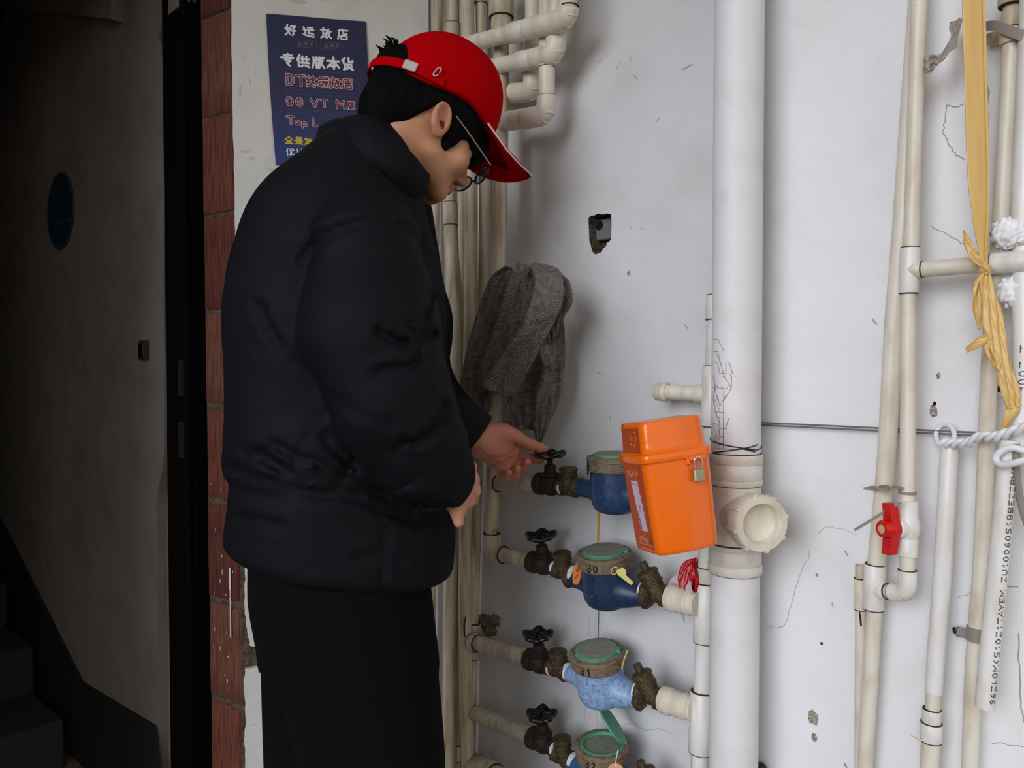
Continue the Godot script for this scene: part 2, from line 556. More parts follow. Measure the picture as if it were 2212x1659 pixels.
	slab(s, outline, 0.0, 0.012)
	part("plaster", s, mats["plaster grey"], left, Transform3D(left_basis, CORNER))
	for e in [[640, 8, 0.05, 0.012], [700, 3, 0.03, 0.006], [527, 130, 0.004, 0.02], [520, 200, 0.007, 0.03], [530, 330, 0.03, 0.006], [545, 345, 0.012, 0.010], [541, 180, 0.004, 0.016], [553, 160, 0.002, 0.016], [585, 370, 0.022, 0.007], [548, 1560, 0.014, 0.003]]:
		s = shape()
		var blot := PackedVector2Array()
		var c0 := on_left(e[0], e[1], 0.0)
		for k in 12:
			var q := rng.randf_range(0.6, 1.1)
			blot.append(Vector2(c0.x + cos(TAU * k / 12) * e[2] * q * 0.5, c0.y + sin(TAU * k / 12) * e[3] * q * 0.5))
		slab(s, blot, 0.0118, 0.0124)
		part("smudge", s, mats["smudge"], left, Transform3D(left_basis, CORNER))
	var joints := [-400, -190, 20, 240, 457, 668, 880, 1090, 1310, 1530, 1750, 1980, 2210]
	var jb := Basis(-jd, Vector3.UP, Vector3(-0.574, 0, 0.819))
	for i in joints.size() - 1:
		var y1 := on_left(505, joints[i], 0.0).y
		var y0 := on_left(510, joints[i + 1], 0.0).y
		if y0 > 2.5 or y1 < 0.15:
			continue
		var gap := 0.0035 if i < 5 else 0.007
		var h := y1 - y0 - gap * 2.0
		var mid: Vector3 = near_at.call((y0 + y1) / 2.0) + jd * 0.060
		s = shape()
		var br := []
		var wide := 0.0565 + rng.randf_range(-0.002, 0.002)
		for lv in [[-h / 2, 0.006], [-h / 2 + 0.005, 0.0], [-h / 6, rng.randf_range(-0.001, 0.001)], [h / 6, rng.randf_range(-0.001, 0.001)], [h / 2 - 0.005, 0.0], [h / 2, 0.006]]:
			var ring := PackedVector3Array()
			for k in 13:
				var x := -wide + 2.0 * wide * k / 12.0
				ring.append(Vector3(x * (1.0 - lv[1] * 6.0), lv[0] + rng.randf_range(-0.0012, 0.0012), 0.006 - lv[1] - (0.0022 if k % 2 == 0 else 0.0) - 0.006 * pow(absf(x) / wide, 8) + rng.randf_range(-0.0007, 0.0007)))
			ring.append(Vector3(wide, lv[0], -0.02))
			ring.append(Vector3(-wide, lv[0], -0.02))
			br.append(ring)
		loft(s, br, true, 1)
		part("brick", s, mats["brick %d" % (i % 3)], left, Transform3D(jb * Basis(Vector3.BACK, rng.randf_range(-0.008, 0.008)), mid))
	s = shape()      # splashes of plaster on the bricks
	for k in 26:
		var y := rng.randf_range(0.45, 0.95)
		var c: Vector3 = near_at.call(y) + jd * rng.randf_range(0.012, 0.10) + jb.z * 0.0075
		block(s, Transform3D(jb, c), Vector3(rng.randf_range(0.001, 0.0025), rng.randf_range(0.002, 0.012), 0.0016), 0.0004)
	block(s, Transform3D(jb, near_at.call(0.655) + jd * 0.024 + jb.z * 0.0075), Vector3(0.003, 0.15, 0.002), 0.0006)
	block(s, Transform3D(jb, near_at.call(0.715) + jd * 0.024 + jb.z * 0.0075), Vector3(0.006, 0.05, 0.002), 0.0006)
	part("plaster_splash", s, mats["tape"], left)

	# steel door frame in the reveal
	s = shape()
	var post := Vector3(-0.787, 1.3, -1.828)
	block(s, Transform3D(jb, post + jb.z * -0.02), Vector3(0.116, 2.6, 0.05), 0.004)
	block(s, Transform3D(jb, post + jb.z * 0.006 + jb.x * 0.048), Vector3(0.016, 2.6, 0.03), 0.003)
	var door := structure("door_1", s, mats["black steel"])
	for y in [1.165, 1.02]:
		s = shape()
		block(s, Transform3D(jb, Vector3(post.x, y, post.z) + jb.z * 0.006 + jb.x * 0.012), Vector3(0.024, 0.085, 0.006), 0.001)
		block(s, Transform3D(jb, Vector3(post.x, y, post.z) + jb.z * 0.010 + jb.x * 0.012), Vector3(0.012, 0.03, 0.004), 0.001)
		part("strike_plate", s, mat("dull plate", Color(0.035, 0.032, 0.03), 0.85), door)

	# inner corridor with the stair
	var iw := Vector3(-0.743, 0, -0.669)
	var ib := Basis(-iw, Vector3.UP, Vector3(-0.669, 0, 0.743))
	var i0 := Vector3(-0.836, 0, -1.861)
	var inner_at := func(px: float, py: float) -> Vector2:
		var d := ray(px, py)
		var t: float = ib.z.dot(i0 - EYE) / ib.z.dot(d)
		var p := EYE + d * t
		return Vector2(ib.x.dot(p - i0), p.y)
	s = shape()
	block(s, Transform3D(ib, i0 + iw * 1.3 + Vector3.UP * 1.31 - ib.z * 0.075), Vector3(2.7, 2.62, 0.1), 0.004)
	var inner := structure("wall_inner", s, mats["corridor plaster"])
	var rag := PackedVector2Array()
	for p in [[400, -40], [398, 6], [380, 18], [366, 30], [360, 40], [349, 50], [346, 70], [343, 84], [348, 92], [349, 120], [354, 140], [355, 420], [352, 600], [355, 800], [354, 980], [350, 1020], [341, 1062], [338, 1090], [339, 1300], [341, 1420], [340, 1659], [340, 2100]]:
		var q: Vector2 = inner_at.call(p[0], p[1])
		if q.y > 0.0 and q.y < 2.62:
			rag.append(q)
	rag.append(Vector2(rag[-1].x, 0.002))
	rag.append(Vector2(-2.6, 0.002))
	rag.append(Vector2(-2.6, 2.61))
	rag.append(Vector2(rag[0].x, 2.61))
	s = shape()
	slab(s, rag, -0.026, 0.0)
	part("plaster", s, mats["corridor plaster"], inner, Transform3D(ib, i0))
	# painted skirting that climbs with the stair, and the sloping edge of the flight above
	var dado := PackedVector2Array([Vector2(-0.02, 0.01), inner_at.call(340, 1568), inner_at.call(260, 1520), inner_at.call(182, 1473), inner_at.call(160, 1430), inner_at.call(90, 1290), inner_at.call(0, 1112), inner_at.call(-200, 860), Vector2(-2.5, 0.01)])
	s = shape()
	slab(s, dado, 0.0, 0.006)
	structure("baseboard_inner", s, mats["dado paint"], Transform3D(ib, i0))
	var up0: Vector2 = inner_at.call(-200, 2)
	var up1: Vector2 = inner_at.call(0, 19)
	var up2: Vector2 = inner_at.call(266, 49)
	s = shape()
	slab(s, PackedVector2Array([up0, up1, up2, up2 + Vector2(0.03, 0.5), up0 + Vector2(0, 0.4)]), 0.0, 0.03)
	structure("trim_1", s, mats["corridor plaster"], Transform3D(ib, i0))
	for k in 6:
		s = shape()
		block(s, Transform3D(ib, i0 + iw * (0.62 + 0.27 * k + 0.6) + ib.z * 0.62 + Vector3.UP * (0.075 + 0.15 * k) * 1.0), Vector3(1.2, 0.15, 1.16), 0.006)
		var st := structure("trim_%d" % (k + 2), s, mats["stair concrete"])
		st.set_meta("kind", "structure")
	for e in [["wall_back", Vector3(-2.6, 1.31, -3.75), Vector3(4.2, 2.62, 0.12)], ["wall_far", Vector3(-3.5, 1.31, -1.7), Vector3(0.12, 2.62, 4.0)], ["wall_front", Vector3(-2.45, 1.31, -1.66), Vector3(2.0, 2.62, 0.2)], ["wall_side", Vector3(-1.56, 1.31, -1.18), Vector3(0.2, 2.62, 0.86)]]:
		s = shape()
		block(s, Transform3D(Basis(), e[1]), e[2], 0.01)
		structure(e[0], s, mats["corridor plaster"])
	s = shape()
	block(s, Transform3D(Basis(), Vector3(-1.1, 2.40, -1.66)), Vector3(1.0, 0.44, 0.13), 0.01)
	structure("wall_lintel", s, mats["plaster grey"])

	# round notice, small switch box and lamp housing in the dark
	var c2: Vector2 = inner_at.call(131, 456)
	var c2b: Vector2 = inner_at.call(131, 372)
	var rad := c2b.y - c2.y
	var st2 := thing("round_notice", "round dark blue notice stuck on the corridor wall", "notice", i0 + ib * Vector3(c2.x, c2.y, 0.0), ib)
	s = shape()
	lathe(s, [Vector2(rad, 0.0), Vector2(rad, 0.003), Vector2(0, 0.003)], 40, Transform3D(Basis(Vector3.RIGHT, PI / 2), Vector3.ZERO))
	part("disc", s, mat("notice blue", Color(0.05, 0.11, 0.20), 0.5), st2)
	s = shape()
	block(s, Transform3D(Basis(), Vector3(0, -rad * 0.30, 0.0032)), Vector3(rad * 1.86, rad * 0.035, 0.001), 0.0002)
	lathe(s, [Vector2(rad * 0.98, 0.003), Vector2(rad * 0.98, 0.0037), Vector2(rad * 0.94, 0.0037), Vector2(rad * 0.94, 0.003)], 40, Transform3D(Basis(Vector3.RIGHT, PI / 2), Vector3.ZERO))
	part("printed_line", s, mat("notice pale", Color(0.22, 0.35, 0.42), 0.5), st2)
	s = shape()
	slab(s, PackedVector2Array([Vector2(-rad * 0.5, -rad * 0.2), Vector2(-rad * 0.1, rad * 0.35), Vector2(rad * 0.12, rad * 0.1), Vector2(rad * 0.3, rad * 0.28), Vector2(rad * 0.62, -rad * 0.2)]), 0.003, 0.0036)
	part("printed_emblem", s, mat("notice mid", Color(0.07, 0.15, 0.27), 0.5), st2)
	var sw: Vector2 = inner_at.call(314, 757)
	var bx := thing("switch_box", "small dark box set in the corridor wall beside the door frame", "switch", i0 + ib * Vector3(sw.x, sw.y, 0.0), ib)
	s = shape()
	block(s, Transform3D(Basis(), Vector3(0, 0, 0.004)), Vector3(0.045, 0.05, 0.010), 0.002)
	part("plate", s, mat("dim plate", Color(0.16, 0.15, 0.14), 0.7), bx)
	s = shape()
	block(s, Transform3D(Basis(), Vector3(0, 0, 0.010)), Vector3(0.03, 0.034, 0.004), 0.001)
	part("rocker", s, mats["black plastic"], bx)
	var lp: Vector2 = inner_at.call(4, 33)
	bx = thing("junction_box", "black box high on the corridor wall under the stair edge", "junction box", i0 + ib * Vector3(lp.x - 0.05, lp.y, 0.0), ib)
	s = shape()
	block(s, Transform3D(Basis(), Vector3(0, 0, 0.03)), Vector3(0.16, 0.05, 0.06), 0.004)
	part("housing", s, mats["black plastic"], bx)

# ---------------------------------------------------------------- water pipes on the left
const DIGITS := {"0": "30 50 73 76 59 39 16 13 30", "1": "32 50 59", "2": "22 40 62 64 19 79", "3": "20 60 73 54 44 54 76 59 29 17", "4": "50 16 86|60 69", "5": "70 20 24 54 76 59 19", "6": "60 22 17 39 59 77 65 35 17", "7": "10 80 39", "8": "40 22 34 54 76 59 39 16 34|40 62 54", "9": "74 44 22 40 60 72 76 49 29", "Z": "10 80 19 89", "L": "20 29 79", "M": "09 00 45 90 99", "S": "80 20 13 44 75 79 19", "I": "50 59", "T": "00 90|50 59", "A": "09 50 99|26 76", "Y": "00 45 90|45 49", "E": "80 10 19 89|14 64", "U": "10 17 39 69 87 80", "B": "10 19 69 87 65 14 65 82 60 10", "P": "19 10 70 82 74 14", "F": "19 10 80|14 64", "O": "30 60 83 86 69 39 16 13 30", "D": "10 19 59 86 83 50 10", "N": "19 10 89 80", "(": "60 33 36 69", ".": "48 49"}

func piece(root: Node3D, called: String, pts: Array, r, m: String, n := 18) -> MeshInstance3D:
	var s := shape()
	tube(s, pts, r, n)
	return wpart(called, s, mats[m], root)

func sleeve(root: Node3D, called: String, a: Vector3, b: Vector3, r: float, m := "pvc", dark := true) -> MeshInstance3D:   # a socket or coupling, with the dirty line at its ends
	var s := shape()
	var d := (b - a).normalized()
	tube(s, [a, a + d * 0.0012, b - d * 0.0012, b], [r * 0.95, r, r, r * 0.95], 20)
	var o := wpart(called, s, mats[m], root)
	if dark:
		s = shape()
		tube(s, [a - d * 0.0011, a + d * 0.0003], r * 0.965, 20)
		wpart("joint_line", s, mats["groove"], o)
		s = shape()
		tube(s, [b - d * 0.0003, b + d * 0.0011], r * 0.965, 20)
		wpart("joint_line", s, mats["groove"], o)
	return o

func elbow(root: Node3D, a: Vector3, mid: Vector3, b: Vector3, r: float, m := "pvc") -> void:    # sockets at both ends of a rounded corner
	var s := shape()
	var path: Array = [a]
	path.append_array(bend(a, mid, b, r * 1.25, 8))
	path.append(b)
	tube(s, path, r, 20)
	var o := wpart("elbow", s, mats[m], root)
	s = shape()
	var d := (mid - a).normalized()
	tube(s, [a - d * 0.001, a + d * 0.0005], r * 0.97, 20)
	wpart("joint_line", s, mats["groove"], o)
	s = shape()
	d = (mid - b).normalized()
	tube(s, [b - d * 0.001, b + d * 0.0005], r * 0.97, 20)
	wpart("joint_line", s, mats["groove"], o)

func px_path(list: Array) -> Array:
	return list.map(func(e): return on_wall(e[0], e[1], e[2]))

func to_floor(p: Vector3) -> Vector3:
	return Vector3(p.x, 0.0, p.z)

func build_left_pipes() -> void:
	var group := "cream water pipes standing in the corner"
	# five upright pipes
	var pts := px_path([[951, -160, 0.03], [946, 40, 0.03], [938, 450, 0.03], [931, 1300, 0.03], [929, 1659, 0.03]])
	pts.append(to_floor(pts[-1]))
	var o := wall_thing("water_pipe", "thin cream upright pipe deepest in the wall corner, just past the cap", "pipe", pts[-1], group)
	piece(o, "pipe", smooth_path(pts, 3), 0.0125, "pvc old")
	pts = px_path([[979, -160, 0.045], [977, 60, 0.045], [972, 450, 0.045], [984, 800, 0.045], [973, 1300, 0.045], [972, 1659, 0.045]])
	pts.append(to_floor(pts[-1]))
	o = wall_thing("water_pipe", "cream upright pipe with a coupling level with the man's chin", "pipe", pts[-1], group)
	piece(o, "pipe", smooth_path(pts, 4), 0.0145, "pvc old")
	sleeve(o, "coupling", on_wall(977, 52, 0.045), on_wall(976, 150, 0.045), 0.0175, "pvc old")
	sleeve(o, "coupling", on_wall(972, 438, 0.045), on_wall(973, 486, 0.045), 0.0165, "pvc old")
	pts = px_path([[1010, -160, 0.06], [1011, 60, 0.06], [1018, 450, 0.06], [1014, 800, 0.06], [1004, 1250, 0.06], [1011, 1659, 0.06]])
	pts.append(to_floor(pts[-1]))
	o = wall_thing("water_pipe", "cream upright pipe with a dark scratch near its foot, foremost of the corner pipes", "pipe", pts[-1], group)
	piece(o, "pipe", smooth_path(pts, 4), 0.014, "pvc old")
	var s := shape()
	tube(s, [on_wall(1006, 1330, 0.0745), on_wall(1003, 1350, 0.0745), on_wall(1004, 1376, 0.0745)], [0.001, 0.002, 0.0012], 6)
	wpart("scratch", s, mats["groove"], o)
	pts = px_path([[1038, -160, 0.03], [1040, 60, 0.03], [1047, 450, 0.03], [1032, 1000, 0.03], [1022, 1340, 0.03], [1016, 1659, 0.03]])
	pts.append(to_floor(pts[-1]))
	o = wall_thing("water_pipe", "thin cream upright pipe close to the wall, with small couplings by the third meter pipe", "pipe", pts[-1], group)
	piece(o, "pipe", smooth_path(pts, 4), 0.012, "pvc old")
	sleeve(o, "coupling", on_wall(1039, -30, 0.03), on_wall(1039, 8, 0.03), 0.015, "pvc old")
	sleeve(o, "coupling", on_wall(1024, 1346, 0.03), on_wall(1023, 1364, 0.03), 0.0155, "pvc old")
	sleeve(o, "coupling", on_wall(1023, 1404, 0.03), on_wall(1022, 1420, 0.03), 0.0155, "pvc old")
	pts = px_path([[1001, -160, 0.024], [996, 450, 0.024], [993, 1000, 0.024], [990, 1659, 0.024]])
	pts.append(to_floor(pts[-1]))
	o = wall_thing("water_pipe", "thin cream pipe squeezed in behind the two foremost corner pipes", "pipe", pts[-1], group)
	piece(o, "pipe", pts, 0.0125, "pvc old")
	sleeve(o, "coupling", on_wall(990, 1607, 0.024), on_wall(990, 1640, 0.024), 0.0150, "pvc old")
	# the pipe that comes down to the meter with the orange tag
	var low := on_wall(1062, 1192, 0.075)
	var gate := on_wall(1142, 1207, 0.075)
	gate.y = low.y
	pts = px_path([[1084, -160, 0.07], [1083, 60, 0.07], [1079, 450, 0.07], [1063, 1080, 0.075], [1062, 1160, 0.075]])
	o = wall_thing("water_pipe", "cream pipe that comes down and elbows into the second meter row", "pipe", low)
	piece(o, "pipe", smooth_path(pts, 4), 0.0155, "pvc old")
	sleeve(o, "coupling", on_wall(1083, -30, 0.07), on_wall(1083, 38, 0.07), 0.026, "pvc old")
	sleeve(o, "reducer", on_wall(1083, 39, 0.07), on_wall(1083, 90, 0.07), 0.021, "pvc old", false)
	elbow(o, on_wall(1062, 1153, 0.075), low, low.lerp(gate, 0.32), 0.0195, "pvc old")
	piece(o, "arm", [low.lerp(gate, 0.2), gate], 0.0150, "pvc old")
	# four runs that come off the corner pipes and turn up the wall
	var words := ["cream elbow pipe above the red cap, highest of the four that turn up", "cream elbow pipe second from the top, turning up behind the highest run", "cream elbow pipe third from the top, shortest of the four runs", "cream elbow pipe just over the cap brim, lowest of the four that turn up"]
	var runs := [[[962, 108], [1000, 90], [1228, 41], 0.105, [1229, -160], 1140, 15], [[1000, 156], [1060, 138], [1201, 118], 0.085, [1203, -160], 1155, 78], [[1020, 205], [1080, 202], [1151, 199], 0.05, [1153, -160], 1108, 156], [[1083, 264], [1100, 261], [1181, 249], 0.08, [1183, -160], 1134, 210]]
	for i in 4:
		var e: Array = runs[i]
		var h: float = e[3]
		var a := on_wall(e[0][0], e[0][1], h)
		var m := on_wall(e[2][0], e[2][1], h)
		var b := on_wall(e[4][0], e[4][1], h)
		b.x = m.x
		var p := on_wall(e[5], 0, h)
		p = Vector3(p.x, lerpf(a.y, m.y, (p.x - a.x) / (m.x - a.x)), h)
		var q := on_wall(e[2][0], e[6], h)
		q.x = m.x
		o = wall_thing("elbow_pipe", words[i], "pipe", a, "pipe runs turning up the wall")
		piece(o, "pipe", [a, m], 0.0155, "pvc")
		piece(o, "riser", [m, b], 0.0155, "pvc")
		elbow(o, p, m, q, 0.0195, "pvc")
		sleeve(o, "socket", p - (m - a).normalized() * 0.045, p - (m - a).normalized() * 0.0012, 0.0190, "pvc", false)
		if i == 3:
			sleeve(o, "coupling", on_wall(1180, 138, h) * Vector3(0, 1, 1) + Vector3(m.x, 0, 0), on_wall(1180, 146, h) * Vector3(0, 1, 1) + Vector3(m.x, 0, 0), 0.0165, "pvc")
	# pipes into the other meters
	var feeds := [["short cream pipe behind the reaching hand, into the top meter row", [1066, 1043, 0.072], [1160, 1049], 0.0160], ["cream pipe from the corner into the third meter row", [1020, 1386, 0.06], [1132, 1418], 0.0160], ["cream pipe sloping from the corner into the lowest meter row", [1022, 1538, 0.05], [1142, 1588], 0.0165], ["fat cream pipe end at the bottom edge below the lowest handwheel", [1024, 1652, 0.05], [1120, 1700], 0.021]]
	for i in 4:
		var e: Array = feeds[i]
		var a := on_wall(e[1][0], e[1][1], e[1][2])
		var b := on_wall(e[2][0], e[2][1], 0.075)
		o = wall_thing("feed_pipe", e[0], "pipe", a, "pipes feeding the meters")
		piece(o, "pipe", [a, b], e[3], "pvc old")
		if i != 2:
			sleeve(o, "socket", a.lerp(b, 0.01), a.lerp(b, 0.12 if i < 3 else 0.5), e[3] * 1.2, "pvc old")
	# crumbled plaster where the third row's pipe leaves the wall
	o = wall_thing("mortar_lump", "rough grey mortar lump packed on the wall above the third row's pipe", "mortar", on_wall(1040, 1345, 0.0))
	s = shape()
	var lr := RandomNumberGenerator.new()
	lr.seed = 5
	for k in 6:
		var c := on_wall(1040 + lr.randf_range(-6, 34), 1352 + lr.randf_range(-20, 14), 0.0)
		lump(s, c, Vector3(lr.randf_range(0.010, 0.022), lr.randf_range(0.008, 0.014), lr.randf_range(0.006, 0.013)), 20 + k, 0.8, 1.8, 10)
	wpart("mortar", s, mats["concrete"], o)

# ---------------------------------------------------------------- meters and valves
var FLOW := Basis(Vector3.BACK, -PI / 2)

func frame_at(c: Vector3, lean: float) -> Transform3D:
	return Transform3D(Basis(Vector3.RIGHT, lean), c)

func handwheel(s: SurfaceTool, y: float, r: float, thick: float) -> void:
	var rings := []
	for i in 51:
		var a := TAU * (i % 50) / 50.0
		var rr := r + 0.0028 * cos(5.0 * a)
		var c := Vector3(sin(a), 0, cos(a))
		var ring := PackedVector3Array()
		for j in 9:
			var b := TAU * j / 9.0
			ring.append(c * (rr + thick * 0.62 * sin(b)) + Vector3(0, y + thick * 0.5 * cos(b) + 0.0022 * cos(5.0 * a), 0))
		rings.append(ring)
	loft(s, rings, false)
	lathe(s, [Vector2(0.009, y - 0.004), Vector2(0.009, y + 0.004), Vector2(0.005, y + 0.006), Vector2(0.005, y + 0.009), Vector2(0, y + 0.009)], 12)
	for k in 5:
		var a := TAU * k / 5.0
		tube(s, [Vector3(sin(a) * 0.005, y, cos(a) * 0.005), Vector3(sin(a) * r, y + 0.001, cos(a) * r)], 0.0042, 8)

func gate_valve(label: String, c: Vector3, lean: float, body := "iron", rise := 0.056, r := 0.0235) -> Node3D:
	var o := wall_thing("gate_valve", label, "valve", c, "handwheel valves of the meter rows")
	o.basis = o.basis * Basis(Vector3.RIGHT, lean)
	var s := shape()
	lathe(s, [Vector2(0.0135, -0.034), Vector2(0.0205, -0.033), Vector2(0.0215, -0.031), Vector2(0.0215, -0.020), Vector2(0.0165, -0.017), Vector2(0.0195, -0.008), Vector2(0.0205, 0), Vector2(0.0195, 0.008), Vector2(0.0145, 0.015), Vector2(0.0165, 0.018), Vector2(0.0165, 0.029), Vector2(0.012, 0.031)], 20, Transform3D(FLOW, Vector3.ZERO))
	var b := part("body", s, mats[body], o)
	s = shape()
	lathe(s, [Vector2(0.0165, 0.004), Vector2(0.0165, 0.016), Vector2(0.0185, 0.018), Vector2(0.0185, 0.023), Vector2(0.0125, 0.025), Vector2(0.0115, 0.038), Vector2(0.008, 0.040)], 6)
	part("bonnet", s, mats[body], o)
	s = shape()
	lathe(s, [Vector2(0.0055, 0.036), Vector2(0.0055, rise)], 10)
	part("stem", s, mats[body], o)
	s = shape()
	handwheel(s, rise + 0.001, r, 0.0105)
	part("handwheel", s, mats["black plastic"], o)
	s = shape()
	lathe(s, [Vector2(0.0138, -0.0385), Vector2(0.0155, -0.0380), Vector2(0.0150, -0.0345), Vector2(0.0138, -0.034)], 16, Transform3D(FLOW, Vector3.ZERO))
	part("thread_tape", s, mats["tape"], b)
	s = shape()
	lathe(s, [Vector2(0.0118, 0.0300), Vector2(0.0142, 0.0310), Vector2(0.0135, 0.0350), Vector2(0.0118, 0.0355)], 16, Transform3D(FLOW * Basis(Vector3.RIGHT, 0.1), Vector3.ZERO))
	part("thread_tape", s, mats["tape"], b)
	return o

func check_valve(label: String, c: Vector3, lean: float) -> void:
	var o := wall_thing("check_valve", label, "valve", c, "brass check valves before the meters")
	o.basis = o.basis * Basis(Vector3.RIGHT, lean)
	var s := shape()
	lathe(s, [Vector2(0.0115, -0.024), Vector2(0.0165, -0.023), Vector2(0.0165, -0.010), Vector2(0.0155, -0.006), Vector2(0.0155, 0.010), Vector2(0.0170, 0.012), Vector2(0.0170, 0.020), Vector2(0.0125, 0.021)], 18, Transform3D(FLOW, Vector3.ZERO))
	part("body", s, mats["brass"], o)
	s = shape()
	lathe(s, [Vector2(0.0160, 0.0), Vector2(0.0160, 0.020), Vector2(0.0175, 0.021), Vector2(0.0175, 0.0235), Vector2(0.0165, 0.0245), Vector2(0.0165, 0.031), Vector2(0.0178, 0.032), Vector2(0.0178, 0.036), Vector2(0.015, 0.038), Vector2(0, 0.038)], 18)
	part("cover", s, mats["brass"], o)

func angle_valve(label: String, c: Vector3, end_x: float, end_y: float) -> void:
	var o := wall_thing("lockable_valve", label, "valve", c, "slanting brass valves after the meters")
	var s := shape()
	lathe(s, [Vector2(0.011, -0.026), Vector2(0.0165, -0.025), Vector2(0.0165, -0.013), Vector2(0.0125, -0.010), Vector2(0.0155, 0.0), Vector2(0.0155, 0.012), Vector2(0.0195, 0.014), Vector2(0.0195, 0.024), Vector2(0.014, 0.025)], 8, Transform3D(FLOW, Vector3.ZERO))
	part("body", s, mats["brass"], o)
	s = shape()
	var up := Vector3(-0.42, 0.88, 0.22).normalized()
	var side := up.cross(Vector3.BACK).normalized()
	var t := Transform3D(Basis(side, up, side.cross(up)), Vector3(0.006, 0.0, 0))
	lathe(s, [Vector2(0.0165, 0.006), Vector2(0.0165, 0.020), Vector2(0.0185, 0.021), Vector2(0.0185, 0.0245), Vector2(0.0172, 0.0255), Vector2(0.0172, 0.037), Vector2(0.0188, 0.038), Vector2(0.0188, 0.0415), Vector2(0.0165, 0.044), Vector2(0.0115, 0.046), Vector2(0.0075, 0.047), Vector2(0.0075, 0.058), Vector2(0.006, 0.060)], 16, t)
	part("cylinder", s, mats["brass"], o)
	s = shape()
	lathe(s, [Vector2(0.0118, -0.0300), Vector2(0.0150, -0.0290), Vector2(0.0140, -0.0255), Vector2(0.0118, -0.0255)], 14, Transform3D(FLOW, Vector3.ZERO))
	part("thread_tape", s, mats["tape"], o)
	# the white adaptor that runs on to the riser
	var e := on_wall(end_x, end_y, 0.075) - c
	var d := e.normalized()
	var l := e.length()
	var r := Transform3D(Basis(d.cross(Vector3.BACK).normalized(), d, d.cross(Vector3.BACK).normalized().cross(d)), Vector3.ZERO)
	s = shape()
	lathe(s, [Vector2(0.016, 0.026), Vector2(0.0225, 0.027), Vector2(0.0225, 0.043), Vector2(0.0200, 0.045), Vector2(0.0200, l * 0.62), Vector2(0.0215, l * 0.63), Vector2(0.0215, l * 0.68), Vector2(0.0200, l * 0.69), Vector2(0.0200, l * 0.76), Vector2(0.0215, l * 0.77), Vector2(0.0215, l * 0.84), Vector2(0.0195, l * 0.85), Vector2(0.0195, l)], 18, r)
	part("adaptor", s, mats["pvc"], o)

